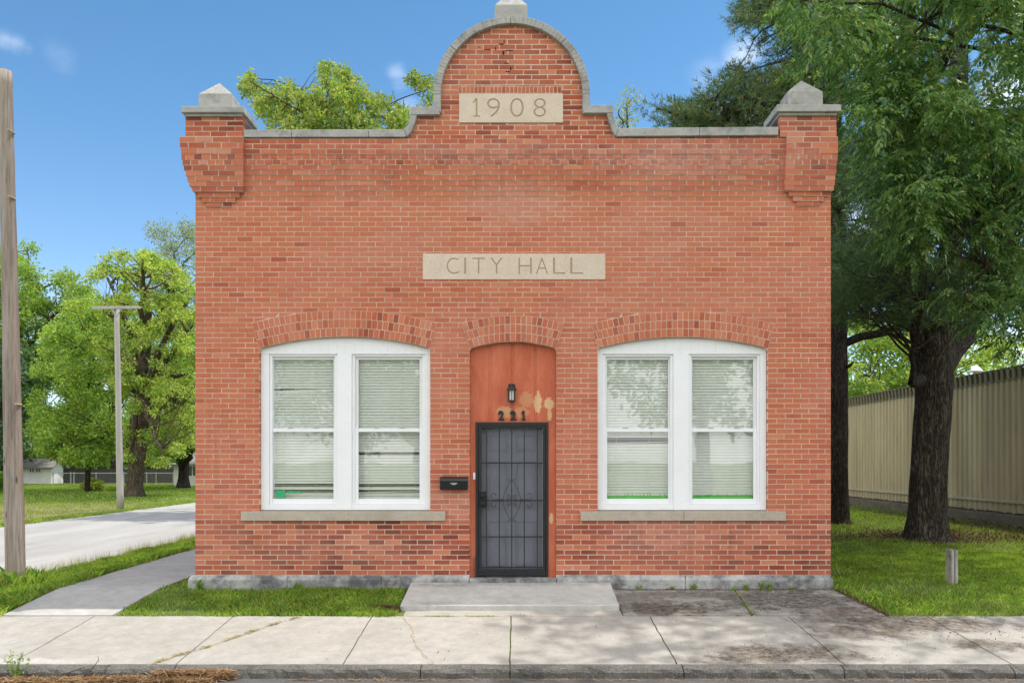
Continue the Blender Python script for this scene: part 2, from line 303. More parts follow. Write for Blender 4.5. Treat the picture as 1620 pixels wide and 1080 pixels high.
def mk_leaf(name, cols, trans=0.4, tcol=None, rough=0.5, spec=0.35):
    g = G(name); c=g.ramp(g.island(), [(i/(len(cols)-1), q) for i,q in enumerate(cols)])
    gr='grass' in name; big=g.noise(2.3 if gr else 0.5,5 if gr else 3,0.6); c=g.mix(1.0,c,g.ramp(big,[(0.32,0.62),(0.68,1.32)] if gr else [(0.3,0.8),(0.7,1.2)]),'MULTIPLY')
    p=g.pbr(c,rough,0,spec); t=g.n('ShaderNodeBsdfTranslucent', Color=g.mix(1.0,c,tcol or (1.5,1.45,0.6),'MULTIPLY')).outputs[0]
    return g.done(g.n('ShaderNodeMixShader', _0=trans, _1=p, _2=t).outputs[0])
M['leaf_bright'] = mk_leaf('bright maple leaf', [(0.163,0.230,0.081),(0.304,0.367,0.121),(0.476,0.473,0.161)])
M['leaf_yellow'] = mk_leaf('yellow green leaf', [(0.201,0.282,0.068),(0.364,0.457,0.095),(0.528,0.570,0.158)], 0.45)
M['leaf_mid'] = mk_leaf('mid green leaf', [(0.105,0.214,0.045),(0.197,0.362,0.069),(0.347,0.491,0.095)])
M['leaf_fresh'] = mk_leaf('fresh green leaf', [(0.124,0.231,0.056),(0.229,0.355,0.084),(0.353,0.462,0.112)],0.45)
M['leaf_grey'] = mk_leaf('grey green leaf', [(0.176,0.230,0.121),(0.270,0.324,0.189),(0.378,0.419,0.243)], 0.35)
M['leaf_ash'] = mk_leaf('ash leaflet', [(0.061,0.142,0.064),(0.111,0.226,0.088),(0.170,0.300,0.113),(0.323,0.384,0.145)],0.42)
M['needle'] = mk_leaf('pine needle', [(0.046,0.101,0.046),(0.080,0.162,0.066),(0.131,0.221,0.082)],0.25,(1.3,1.3,0.8))
M['needle_tip'] = mk_leaf('pine needle with pollen cones', [(0.097,0.160,0.049),(0.215,0.235,0.066),(0.352,0.290,0.103)],0.25,(1.3,1.3,0.8))
M['grass'] = mk_leaf('grass blade', [(0.087,0.221,0.026),(0.164,0.326,0.038),(0.270,0.432,0.057),(0.424,0.499,0.114),(0.275,0.320,0.095)],0.4,(1.5,1.4,0.5),0.6,0.2)
M['grass_pale'] = mk_leaf('pale seeding grass', [(0.221,0.286,0.065),(0.338,0.364,0.117),(0.468,0.455,0.208)],0.35,(1.3,1.25,0.7),0.6,0.2)
M['straw'] = mk_leaf('dead pine straw', [(0.17,0.095,0.045),(0.33,0.20,0.10),(0.47,0.33,0.19)],0.15,(1.1,1.0,0.8),0.8,0.15)
M['dry_grass'] = mk_leaf('dry grass', [(0.30,0.25,0.10),(0.42,0.36,0.17),(0.33,0.35,0.10)],0.25,(1.1,1.05,0.7),0.8,0.15)
M['litter'] = mk_leaf('brown leaf litter', [(0.06,0.035,0.02),(0.14,0.08,0.045),(0.22,0.15,0.09)],0.1,(1,1,1),0.9,0.1)

# ------------------------------------------------------------------ camera, sun, sky
cd = bpy.data.cameras.new('camera'); cam = bpy.data.objects.new('camera', cd); COL.objects.link(cam)
cam.location = (0,-D,H); cam.rotation_euler = (PI/2,0,0)
cd.sensor_width = 36.0; cd.lens = 36.0*F/1620.0
cd.shift_x = (810.0-PX0)/1620.0; cd.shift_y = (PY0-540.0)/1620.0
cd.clip_start = 0.05; cd.clip_end = 3000
SC.camera = cam
SUN_EL, SUN_AZ = math.radians(68.5), math.radians(68)      # azimuth from +Y towards +X
sd = Vector((math.sin(SUN_AZ)*math.cos(SUN_EL), math.cos(SUN_AZ)*math.cos(SUN_EL), math.sin(SUN_EL)))
ld = bpy.data.lights.new('sun','SUN'); ld.energy = 2.0; ld.angle = math.radians(0.55); ld.color = (1.0,0.955,0.88)
lo = bpy.data.objects.new('sun', ld); COL.objects.link(lo); lo.rotation_euler = sd.to_track_quat('Z','Y').to_euler(); lo.location = (20,10,40)
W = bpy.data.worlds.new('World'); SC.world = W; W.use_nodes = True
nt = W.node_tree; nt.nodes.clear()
class GW(G):
    def __init__(s, nt): s.nt = nt; s._oc = None
    @property
    def oc(s):
        if s._oc is None: s._oc = s.n('ShaderNodeTexCoord').outputs['Generated']
        return s._oc
g = GW(nt)
sky = g.n('ShaderNodeTexSky'); sky.sky_type = 'NISHITA'; sky.sun_disc = False; sky.sun_elevation = SUN_EL; sky.sun_rotation = SUN_AZ
sky.air_density = 1.0; sky.dust_density = 0.4; sky.ozone_density = 2.2; sky.altitude = 100
skyc = sky.outputs[0]
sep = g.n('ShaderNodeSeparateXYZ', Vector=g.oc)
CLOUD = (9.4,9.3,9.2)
# unseen cumulus added overhead and streetward, widened and brightened to lift the shaded facade
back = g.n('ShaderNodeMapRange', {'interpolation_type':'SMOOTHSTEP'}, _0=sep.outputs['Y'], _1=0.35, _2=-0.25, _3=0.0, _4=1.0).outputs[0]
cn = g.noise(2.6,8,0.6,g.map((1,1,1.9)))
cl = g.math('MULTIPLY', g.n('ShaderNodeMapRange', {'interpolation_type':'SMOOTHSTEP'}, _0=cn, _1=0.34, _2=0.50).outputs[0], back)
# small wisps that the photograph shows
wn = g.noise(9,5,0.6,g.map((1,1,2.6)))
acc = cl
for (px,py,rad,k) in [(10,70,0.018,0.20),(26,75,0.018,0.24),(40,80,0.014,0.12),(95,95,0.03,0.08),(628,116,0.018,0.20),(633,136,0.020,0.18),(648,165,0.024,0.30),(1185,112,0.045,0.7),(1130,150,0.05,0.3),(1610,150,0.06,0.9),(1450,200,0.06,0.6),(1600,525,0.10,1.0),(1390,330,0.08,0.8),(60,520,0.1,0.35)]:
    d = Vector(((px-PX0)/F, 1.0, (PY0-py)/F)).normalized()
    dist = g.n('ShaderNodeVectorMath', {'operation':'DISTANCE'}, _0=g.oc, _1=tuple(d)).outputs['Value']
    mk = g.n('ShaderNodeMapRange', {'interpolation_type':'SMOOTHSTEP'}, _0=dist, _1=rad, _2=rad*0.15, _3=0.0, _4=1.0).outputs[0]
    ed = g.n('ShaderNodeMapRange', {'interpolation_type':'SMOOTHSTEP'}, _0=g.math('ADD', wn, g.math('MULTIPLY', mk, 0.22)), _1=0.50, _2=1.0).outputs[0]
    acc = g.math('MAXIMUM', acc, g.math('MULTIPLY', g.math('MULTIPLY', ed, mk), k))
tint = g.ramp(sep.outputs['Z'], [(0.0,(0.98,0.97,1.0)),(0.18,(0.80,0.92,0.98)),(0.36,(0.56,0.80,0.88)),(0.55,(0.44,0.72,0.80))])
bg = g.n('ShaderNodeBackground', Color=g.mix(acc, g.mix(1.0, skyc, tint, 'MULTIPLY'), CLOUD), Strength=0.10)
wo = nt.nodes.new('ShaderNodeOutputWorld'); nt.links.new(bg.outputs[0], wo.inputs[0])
SC.view_settings.view_transform = 'Standard'; SC.view_settings.look = 'None'; SC.view_settings.gamma = 1.0; SC.view_settings.exposure = 1.06
SC.render.engine = 'CYCLES'
SC.cycles.max_bounces = 8; SC.cycles.transparent_max_bounces = 12; SC.cycles.use_denoising = True

# ------------------------------------------------------------------ ground, streets, pavements
YC = -2.9                                   # kerb face
def gz(y): return -0.11 + 0.1*max(min(y,0.0), YC)
mb = MB()
XB = 900.0
def sheet(mb, x0, x1, rows, mi=0, thick=None):
    for (ya,za),(yb,zb) in zip(rows[:-1], rows[1:]):
        mb.add([(x0,ya,za),(x1,ya,za),(x1,yb,zb),(x0,yb,zb)], [(0,1,2,3)], mi)
sheet(mb, -XB, XB, [(-XB,-0.62),(-9.0,-0.62),(YC+0.02,-0.52),(YC+0.025,gz(YC)-0.006),(0,-0.11),(60,-0.11),(XB,-0.11)])
tag(mb.build('ground', M['ground']), kind='structure')
mb = MB(); sheet(mb, -200, 200, [(-9.6,-0.495),(-6.2,-0.455),(YC-0.001,-0.486)])
tag(mb.build('street', M['asphalt']), kind='structure')
mb = MB(); sheet(mb, -13.1, -6.98, [(YC-0.3,-0.475),(YC,-0.40),(-0.0,-0.104),(15,-0.098),(140,-0.098)])
tag(mb.build('side_street', M['chipseal']), kind='structure')

def slab(mb, quad, thick, mi=0, nx=1, ny=1, rough=0.0, tone=0.5):
    """quad: four (x,y,z) corners, counter clockwise from near left; a paving slab with a slightly uneven rim"""
    q = [Vector(p) for p in quad]; vs = []; 
    for j in range(ny+1):
        for i in range(nx+1):
            u,v = i/nx, j/ny
            p = (q[0]*(1-u)+q[1]*u)*(1-v) + (q[3]*(1-u)+q[2]*u)*v
            if rough:
                p = p + Vector((mnoise.noise(p*7.1), mnoise.noise(p*6.3+Vector((9,0,0))), mnoise.noise(p*3.0+Vector((0,9,0)))*0.35))*rough
            vs.append(p)
    o = len(vs); fs = []
    idx = lambda i,j: j*(nx+1)+i
    for j in range(ny):
        for i in range(nx): fs.append((idx(i,j),idx(i+1,j),idx(i+1,j+1),idx(i,j+1)))
    ring = [idx(i,0) for i in range(nx+1)]+[idx(nx,j) for j in range(1,ny+1)]+[idx(i,ny) for i in range(nx-1,-1,-1)]+[idx(0,j) for j in range(ny-1,0,-1)]
    vs2 = [vs[k]-Vector((0,0,thick)) for k in ring]
    n = len(ring)
    for k in range(n): fs.append((ring[k], o+k, o+(k+1)%n, ring[(k+1)%n]))
    mb.add(vs+vs2, fs, mi, tone)
def sz(y): return -0.098 + 0.1*y
YR = -1.237
# front pavement: flags 1.61 m wide, a kerb nosing cast in front of them
mb = MB(); kb = MB()
js = [-0.05+1.61*k for k in range(-5,9)]
cuts = sorted(js)
for a,b in zip(cuts[:-1], cuts[1:]):
    gap = 0.007
    slab(mb, [(a+gap,YC+0.10,sz(YC+0.10)),(b-gap,YC+0.10,sz(YC+0.10)),(b-gap,YR,sz(YR)),(a+gap,YR,sz(YR))], 0.10, 0, 14, 12, 0.010)
tag(mb.build('sidewalk', M['sidewalk']), kind='structure')
kc = [-9.0,-3.9,-3.25,-0.9,-0.05,1.6,3.13,4.74,6.35,9.0,14.0]
for a,b in zip(kc[:-1], kc[1:]):
    n = max(2,int((b-a)/0.05)); prof = [(YC+0.104,sz(YC+0.1)-0.001),(YC+0.05,sz(YC+0.06)-0.002),(YC+0.012,sz(YC)-0.016),(YC-0.006,sz(YC)-0.045),(YC-0.010,-0.50)]
    vs=[]
    for i in range(n+1):
        x = a+0.006+(b-a-0.012)*i/n
        for k,(yy,zz) in enumerate(prof):
            r = 0.008*k if k<4 else 0.022
            p = Vector((x,yy,zz)); vs.append(p+Vector((0,mnoise.noise(Vector((x*6,k*1.7,3)))*r + mnoise.noise(Vector((x*23,k*3.7,5)))*r*.5, mnoise.noise(Vector((x*7,k*2.1,8)))*r*0.7)))
    m=len(prof); kb.add(vs, [(i*m+k,(i+1)*m+k,(i+1)*m+k+1,i*m+k+1) for i in range(n) for k in range(m-1)]+[tuple(range(m-1,-1,-1)),tuple(n*m+k for k in range(m))])
tag(kb.build('kerb', M['kerb']), kind='structure')
# footpath along the left side of the building
mb = MB(); ys = [YR+0.0, 0.28, 1.86, 3.4, 5.0, 6.6, 8.2, 9.8, 11.4, 13.0, 16, 19, 22, 26, 30]
def walk_l(y): return -5.97 - 0.028*max(0,y+1.2)
def walk_r(y): return -4.69 + 0.003*min(15,y+1.2)
def wz(y): return gz(y)+0.02 if y<0 else -0.090
for a,b in zip(ys[:-1], ys[1:]):
    if a < 0:
        slab(mb, [(walk_l(a),a+0.012,wz(a)),(walk_r(a),a+0.012,wz(a)),(walk_r(0),0,wz(0)),(walk_l(0),0,wz(0))], 0.08, 0, 8, 6, 0.006)
        a = 0.0
    slab(mb, [(walk_l(a),a+(0.008 if a else 0),wz(a)),(walk_r(a),a+(0.008 if a else 0),wz(a)),(walk_r(b),b-0.008,wz(b)),(walk_l(b),b-0.008,wz(b))], 0.08, 0, 8, 6, 0.006)
tag(mb.build('footpath', M['walkway']), kind='structure')
# doorstep slab
mb = MB(); slab(mb, [(-1.372,-0.99,-0.142),(1.244,-0.99,-0.142),(1.25,-0.062,-0.013),(-1.37,-0.062,-0.013)], 0.30, 0, 26, 10, 0.004)
st_=MB(); slab(st_,[(-1.30,-1.233,-0.2205),(1.25,-1.233,-0.2205),(1.25,-0.98,-0.2005),(-1.30,-0.98,-0.2005)],0.1,0,20,4,0.004); tag(st_.build('paving_strip', M['sidewalk']), kind='structure')
tag(mb.build('doorstep', M['doorstep'], bevel=0.008), kind='structure')
# stained pad right of the step
mb = MB()
slab(mb, [(1.26,YR+0.012,gz(YR)+0.022),(2.74,YR+0.012,gz(YR)+0.022),(2.86,-0.065,gz(0)+0.012),(1.26,-0.065,gz(0)+0.012)], 0.1, 0, 12, 10, 0.006)
slab(mb, [(2.765,YR+0.012,gz(YR)+0.022),(4.30,YR+0.012,gz(YR)+0.022),(4.16,-0.065,gz(0)+0.012),(2.885,-0.065,gz(0)+0.012)], 0.1, 0, 12, 10, 0.006)
tag(mb.build('concrete_pad', M['pad']), kind='structure')

# ------------------------------------------------------------------ CITY HALL
hall = tag(empty('brick_hall'), 'one storey red brick hall with curved stepped parapet and two white double windows', 'building')
ZB = 0.078; PITCH = 0.0665; BL = 0.2155
XL, XR = X(309), X(1314.5)
CX = X(809.5)
ZT = Z(217)
def arc_half(z, cpx, cpy, r):
    rr = r/120.0; dz = z - Z(cpy)
    return math.sqrt(rr*rr-dz*dz) if abs(dz) < rr else None
def sil(z):
    py = PY0 - (z-H)*120
    if py >= 214: return XL, XR
    if py >= 178: 
        t = (214-py)/36.0; e = t**0.75
        return X(646+13*e), X(973-13*e)
    if py >= 149: return X(696.5), X(922)
    h = arc_half(z, 809.5, 149, 112.5)
    return None if h is None or h < 0.05 else (CX-h, CX+h)
class Opening:
    def __init__(s, l, r, bot, spring, top, o_l, o_r, o_spring, o_top):
        s.xc = X((l+r)/2); s.hw = (r-l)/240.0; s.z0 = Z(bot); s.zs = Z(spring); rise = Z(top)-s.zs
        s.R = (s.hw**2+rise**2)/(2*rise); s.zc = s.zs+rise-s.R
        s.th = Z(o_top)-Z(top); s.Ro = s.R+s.th; s.ang = math.asin(s.hw/s.R)
        s.ohw = s.Ro*math.sin(s.ang); s.ozs = s.zc+s.Ro*math.cos(s.ang)
    def inner(s, z):
        if z < s.z0: return None
        if z <= s.zs: return s.xc-s.hw, s.xc+s.hw
        d = z-s.zc
        if d < s.R: h = math.sqrt(s.R**2-d*d); return s.xc-h, s.xc+h
    def outer(s, z):
        if z < s.z0: return None
        if z <= s.zs: return s.xc-s.hw, s.xc+s.hw
        if z <= s.ozs:
            t = (z-s.zs)/(s.ozs-s.zs); h = s.hw+(s.ohw-s.hw)*t; return s.xc-h, s.xc+h
        d = z-s.zc
        if d < s.Ro: h = math.sqrt(s.Ro**2-d*d); return s.xc-h, s.xc+h
OW1 = Opening(410,680.5,806,551,532.5,400,690,513,491)
OW2 = Opening(945.5,1215,806,551,533,936,1225,513,493)
OD  = Opening(743,880,925,551,540,733,891,512,499)
OPS = [OW1,OW2,OD]
class Rect:
    def __init__(s, l, r, t, b): s.x0=X(l); s.x1=X(r); s.z1=Z(t); s.z0=Z(b)
    def full(s, z0, z1): return (s.x0,s.x1) if z0 > s.z0-0.012 and z1 < s.z1+0.012 else None
STN = [Rect(669,957.5,401.5,442), Rect(726.5,890.5,149.5,195), Rect(724,890,138,149), Rect(381,704,807,823.5), Rect(919,1243.5,807,823.5)]

def intervals(z0, z1, ops, rects, mode):
    s0, s1 = sil(z0), sil(z1)
    if s0 is None and s1 is None: return []
    if s1 is None: return []
    free = [(s0[0],s0[1],s1[0],s1[1])]
    blk = []
    for o in ops:
        a, b = (o.outer(z0), o.outer(z1)) if mode=='brick' else (o.inner(z0), o.inner(z1))
        if a is None and b is None: continue
        a = a or b; 
        if b is None:
            if mode=='brick': continue
            b = a
        blk.append((a[0],a[1],b[0],b[1]))
    for r in rects:
        q = r.full(z0,z1)
        if q: blk.append((q[0],q[1],q[0],q[1]))
    blk.sort()
    for k in blk:
        nf = []
        for f in free:
            if k[1] <= f[0] or k[0] >= f[1]: nf.append(f); continue
            if k[0] > f[0]: nf.append((f[0],k[0],f[2],k[2]))
            if k[1] < f[1]: nf.append((k[1],f[1],k[3],f[3]))
        free = nf
    return free

def tone_for(x, z, rnd):
    py = PY0-(z-H)*120
    t = 0.62 + rnd.gauss(0,0.05)
    if py > 822:                                    # darker harder bricks at the bottom
        t = 0.44 + rnd.gauss(0,0.10)
        if rnd.random() < 0.24: t = 0.14 + rnd.random()*0.14
        if rnd.random() < 0.10: t = 0.72
    elif py < 218:
        t = 0.56 + rnd.gauss(0,0.10)
        if rnd.random() < 0.20: t = 0.25 + rnd.random()*0.12
    elif py < 262:
        t = 0.50 + rnd.gauss(0,0.08)
        if rnd.random() < 0.06: t = 0.30
    elif py < 300: t = 0.58 + rnd.gauss(0,0.045)
    elif py < 420:
        t = 0.66 + rnd.gauss(0,0.05)
    elif py > 740: t = 0.56 + rnd.gauss(0,0.065)
    if rnd.random() < 0.025: t = 0.84
    if rnd.random() < 0.008: t = 0.44
    return min(1,max(0,t))

bricks = MB(); rnd = random.Random(3)
ncourse = int((Z(38)-ZB)/PITCH)
def course_y(py):
    if py < 217: return -0.012
    if py < 223: return -0.030
    if py < 243: return -0.062
    if py < 261: return -0.052
    if py < 312: return -0.050 + math.floor((py-261)/8.0)*0.0085
    return 0.0
for k in range(ncourse):
    z0 = ZB + k*PITCH; z1 = z0+PITCH; pym = PY0-((z0+z1)/2-H)*120
    hdr = 243.0 <= pym <= 260.5
    bl = BL/2 if hdr else BL*(1.0 if pym>217 else 0.98)
    off = (k%2)*bl/2 + (rnd.random()-0.5)*0.02
    j = 0.0056 if pym>222 else 0.0072
    if pym > 822: j = 0.0062
    yf = course_y(pym)
    for (a0,b0,a1,b1) in intervals(z0,z1,OPS,STN,'brick'):
        lo, hi = min(a0,a1), max(b0,b1)
        # brick edges on the running bond grid
        n0 = math.floor((lo-off)/bl); xs = []
        x = off+n0*bl
        while x < hi+bl: xs.append(x); x += bl
        segs = [[xs[i],xs[i+1]] for i in range(len(xs)-1)]
        cl = []
        for s in segs:
            l0,r0 = max(s[0],a0),min(s[1],b0); l1,r1 = max(s[0],a1),min(s[1],b1)
            if max(r0-l0, r1-l1) < 0.004: continue
            cl.append([l0,max(r0,l0),l1,max(r1,l1)])
        # no slivers at openings: merge into the neighbour
        if len(cl)>1 and cl[0][1]-cl[0][0] < 0.05 and cl[0][3]-cl[0][2]<0.06: cl[1][0]=cl[0][0]; cl[1][2]=cl[0][2]; cl.pop(0)
        if len(cl)>1 and cl[-1][1]-cl[-1][0] < 0.05 and cl[-1][3]-cl[-1][2]<0.06: cl[-2][1]=cl[-1][1]; cl[-2][3]=cl[-1][3]; cl.pop()
        for i,(l0,r0,l1,r1) in enumerate(cl):
            ja = j if i>0 else 0.001; jb = j if i<len(cl)-1 else 0.001
            q = lambda s=0.0016: (rnd.random()-0.5)*2*s
            rag = 0.0030 if pym<222 else 0.0014
            ya = yf + max(-0.0018,min(0.0012,rnd.gauss(0,0.0008))) - (0.005 if hdr and (i%2) else 0)
            zz0, zz1 = z0+j*0.92+q(rag), z1-j*0.92+q(rag)
            xa0,xb0,xa1,xb1 = l0+ja+q(rag), r0-jb+q(rag), l1+ja+q(rag), r1-jb+q(rag)
            if xb0-xa0 < 0.012 and xb1-xa1 < 0.012: continue
            xb0=max(xb0,xa0+0.004); xb1=max(xb1,xa1+0.004)
            bricks.trap(xa0,xb0,zz0,xa1,xb1,zz1, ya, 0.10, 0, tone_for((xa0+xb0)/2,(z0+z1)/2,rnd))
# mortar bed: the backing wall behind every joint
sub = 2; backw = MB()
for k in range(int((Z(37)-ZB+PITCH)/(PITCH/sub))):
    z0 = ZB-PITCH + k*PITCH/sub; z1 = z0+PITCH/sub
    kc_ = math.floor(((z0+z1)/2-ZB)/PITCH); pym = PY0-(ZB+(kc_+0.5)*PITCH-H)*120
    yb = course_y(pym)+0.0025
    for (a0,b0,a1,b1) in intervals(z0,z1,OPS,[],'mortar'):
        bricks.trap(a0+0.001,b0-0.001,z0,a1+0.001,b1-0.001,z1, yb, 0.105, 1)
        backw.trap(a0,b0,z0,a1,b1,z1,0.105,0.32)
wall = bricks.build('front_wall', [M['brick'],M['mortar']], hall, fix=False)
backw.build('backing_wall', M['mortar'], wall, fix=False)

# arches of three rings of rowlocks
for o,w in ((OW1,0.071),(OW2,0.071),(OD,0.071)):
    mb = MB(); n = 40
    A = [-o.ang*1.0+2*o.ang*i/n for i in range(n+1)]
    mb.strip([(o.xc+(o.R+0.001)*math.sin(a),o.zc+(o.R+0.001)*math.cos(a)) for a in A],[(o.xc+(o.Ro-0.001)*math.sin(a),o.zc+(o.Ro-0.001)*math.cos(a)) for a in A],-0.0068,0.104,1)
    rings = 3; t = o.th/rings
    for r in range(rings):
        ra, rb = o.R+r*t+0.0048, o.R+(r+1)*t-0.0048
        nb = int(round(2*o.ang*(ra+rb)/2/w)); sh = 0.5 if r==1 else 0.0
        edges = [-o.ang+2*o.ang*(i+sh)/nb for i in range(-1,nb+2)]
        for a,b in zip(edges[:-1],edges[1:]):
            a2,b2 = max(a,-o.ang),min(b,o.ang)
            if b2-a2 < 0.006: continue
            g_ = 0.0046/ra; a2+=g_; b2-=g_
            P = lambda rr,an: (o.xc+rr*math.sin(an), o.zc+rr*math.cos(an))
            yy = -0.0092+max(-0.001,min(0.001,rnd.gauss(0,0.0007)))
            i0,i1,o0,o1 = P(ra,a2),P(ra,b2),P(rb,a2),P(rb,b2)
            tn = min(1,max(0,0.58+rnd.gauss(0,0.11)))
            if rnd.random()<0.06: tn=0.9
            mb.hexa([(i0[0],yy,i0[1]),(i1[0],yy,i1[1]),(i1[0],0.10,i1[1]),(i0[0],0.10,i0[1]),(o0[0],yy,o0[1]),(o1[0],yy,o1[1]),(o1[0],0.10,o1[1]),(o0[0],0.10,o0[1])],0,tn)
    mb.build('brick_arch', [M['brick'],M['mortar']], hall, fix=False)
# rowlock over the date stone
mb = MB(); x0,x1=X(725),X(888); nb=26
mb.box(x0,x1,-0.0195,0.09,Z(149.2),Z(138),1)
for i in range(nb):
    a=x0+(x1-x0)*i/nb; b=a+(x1-x0)/nb
    mb.box(a+0.005,b-0.005,-0.022+rnd.gauss(0,0.001),0.09,Z(149.2)+0.006+rnd.random()*0.004,Z(138)-0.004-rnd.random()*0.006,0,0.55+rnd.gauss(0,0.1))
mb.build('rowlock_course', [M['brick'],M['mortar']], hall, fix=False)
# open stepped crack in the pediment
crackm = simple('shadowed open joint', (0.03,0.02,0.016), 1.0)
for (px,py,w,h) in [(784,77,1.2,5),(793,70,7,1.4),(797.5,66,1.5,6),(797,83.5,1.5,6),(806,80,12,1.2),(795.5,84,1.3,5),(801,100.5,7,1.2),(808,109,1.8,5),(803,113.5,6,1.6),(758,75,4,1.1),(771,79,10,1.2)]:
    xx,zz=X(px,-0.012),Z(py,-0.012); mb = MB(); mb.box(xx-w/240,xx+w/240,-0.0150,0.02,zz-h/240,zz+h/240); mb.build('crack', crackm, wall)

# corner piers with corbelled feet
def pier(rows_px, shaft, cap, block, apex, side, rnd):
    """rows_px: (top, bottom, left, right, y) per course"""
    pb = MB()
    for i,(t,b,l,r,y) in enumerate(rows_px):
        xl,xr,z1,z0 = X(l,y),X(r,y),Z(t,y),Z(b,y)
        hd = 243 <= (t+b)/2 <= 261
        bl = BL/2 if hd else BL
        pb.box(xl+0.003,xr-0.003,y+0.0028,0.02,z0,z1,1)
        if xl < XL: pb.box(xl+0.003,XL-0.001,0.02,0.40,z0,z1,1)
        if xr > XR: pb.box(XR+0.001,xr-0.003,0.02,0.40,z0,z1,1)
        x = xl; off = bl*(0.5 if i%2 else 1.0)
        first = True
        while x < xr-0.002:
            e = min(xr, x+(off if first else bl)); first=False
            if xr-e < 0.05: e = xr
            rag=0.003
            q=lambda: (rnd.random()-0.5)*2*rag
            yy=y+max(-0.004,min(0.0010,rnd.gauss(0,0.0018)))
            tn = 0.55+rnd.gauss(0,0.12)
            if rnd.random()<0.12: tn=0.22
            if rnd.random()<0.03: tn=1.0
            side_end = (x <= xl+1e-6 and xl < XL) or (e >= xr-1e-6 and xr > XR)
            xa,xb = x+(0.0058 if x>xl+1e-6 else 0), e-(0.0058 if e<xr-1e-6 else 0)
            pb.trap(xa+q(),xb+q(),z0+0.0060+q()*0.6,xa+q(),xb+q(),z1-0.0060+q()*0.6,yy,0.019,0,min(1,max(0,tn)))
            if side_end:   # the return of the corbel along the side wall
                xs0,xs1 = (xa,min(xb,XL-0.002)) if xl<XL and x<=xl+1e-6 else (max(xa,XR+0.002),xb)
                if xs1-xs0>0.004:
                    yb=0.0205
                    while yb<0.40:
                        ye=min(0.40,yb+0.19); pb.box(xs0,xs1,yb,ye-0.008,z0+0.004,z1-0.004,0,min(1,max(0,0.5+rnd.gauss(0,.12)))); yb=ye
            x = e
    p = pb.build('corner_pier', [M['brick'],M['mortar']], hall, fix=False)
    cb = MB(); l,r,t,b = cap; y=-0.150
    # cap with a drip: thin slab over a set-back bed
    cb.box(X(l,y),X(r,y),y,0.415,Z(b,y)+0.02,Z(t,y))
    cb.box(X(l+5,y),X(r-5,y),y+0.04,0.385,Z(b+1.5,y),Z(b,y)+0.0195)
    cb.build('pier_cap', M['limestone'], p, bevel=0.006)
    fb = MB(); l,r,t,b = block; y=0.02; xl,xr=X(l,y),X(r,y); dp=0.30
    zt=Z(t,y)
    fb.box(xl,xr,y,y+dp,Z(cap[2],-0.150)-0.002,zt)
    fb.pyramid(xl,xr,y,y+dp,zt-0.0005,0,((xl+xr)/2,y+dp/2,Z(apex,y+dp/2)))
    fb.build('pier_finial', M['limestone'], p, bevel=0.005)
rows=[(319.6,327.4,325.7,365,-0.015),(311.4,319.6,319,372,-0.03),(302.6,311.4,312,379,-0.045),(294.6,302.6,304,384.5,-0.073),
      (286.4,294.6,299,384.5,-0.081),(278.2,286.4,296,384.5,-0.087),(270,278.2,293.5,384.5,-0.093),(261.5,270,291,384.5,-0.099),(252.6,261.5,288.5,384.5,-0.105),(243.5,252.6,287,384.5,-0.109),
      (234.3,243.5,286,384.5,-0.116),(225.2,234.3,284.8,384.5,-0.120),(216,225.2,283.8,384.5,-0.122),(207.8,216,293.5,384.5,-0.072),(199.6,207.8,293.5,384.5,-0.072),(191.4,199.6,293.5,384.5,-0.072),(182.5,191.4,293.5,384.5,-0.072)]
pier(rows, None, (286,385.5,168,180), (314,367,148.5,167), 131.5, -1, random.Random(11))
rows=[(318,325.8,1260,1297,-0.015),(309.8,318,1255,1304,-0.03),(301.4,309.8,1248,1312,-0.045),(293,301.4,1241.5,1319,-0.073),
      (285,293,1241.5,1320.5,-0.081),(277,285,1242,1321.5,-0.087),(268.8,277,1242.5,1322.5,-0.093),(260.5,268.8,1243,1323.5,-0.099),(252,260.5,1243.5,1324.3,-0.105),(243.5,252,1244,1325,-0.109),
      (234.3,243.5,1244.5,1325.5,-0.116),(225.2,234.3,1245,1326,-0.120),(216,225.2,1245,1326,-0.122),(207.8,216,1234,1323.5,-0.072),(199.6,207.8,1234,1323.5,-0.072),(191.4,199.6,1234,1323.5,-0.072),(180.5,191.4,1234,1323.5,-0.072)]
pier(rows, None, (1229.5,1331,165,178.5), (1246,1302,145,165), 127.6, 1, random.Random(12))

# copings
yc0, yc1 = -0.078, 0.37
def P2(px,py): return (X(px,yc0), Z(py,yc0))
def coping(polys):
    mb = MB()
    for p in polys: mb.prism([P2(*q) for q in p], yc0, yc1)
    return mb.build('coping', M['limestone'], hall, bevel=0.006)
coping([[(385,205.2),(460.5,205),(460.5,216.8),(385,217)],[(461.3,205),(582.6,204.6),(582.6,216.6),(461.3,216.8)],[(583.2,204.6),(640,204.6),(643,216.5),(583.2,216.6)],
        [(640.3,204.5),(647,195),(650,181.8),(659.5,181.8),(656,194),(651,207),(643.6,216.3)]])
coping([[(1231.5,200.5),(1107.2,201.3),(1107.2,214.5),(1231.5,213.4)],[(1106.6,201.3),(979.5,202.6),(974.5,215.5),(1106.6,214.5)],
        [(979.2,202.3),(973.5,193),(969.5,178.8),(960,178.8),(963.5,192),(968,205),(974,215)]])
coping([[(648.8,169),(692,168.2),(696.3,181),(648.8,181.6)]])
coping([[(970.5,166.5),(927,165.5),(921.5,178.6),(970.5,178.6)]])
mb = MB()
def arcpts(r, a0, a1, n): return [(809.5+r*math.sin(a0+(a1-a0)*i/n), 149-r*math.cos(a0+(a1-a0)*i/n)*1.0) for i in range(n+1)]
def q2(L): return [P2(*p) for p in L]
segs=[(-90,-52),(-51.6,-1),(-0.7,44),(44.4,90)]
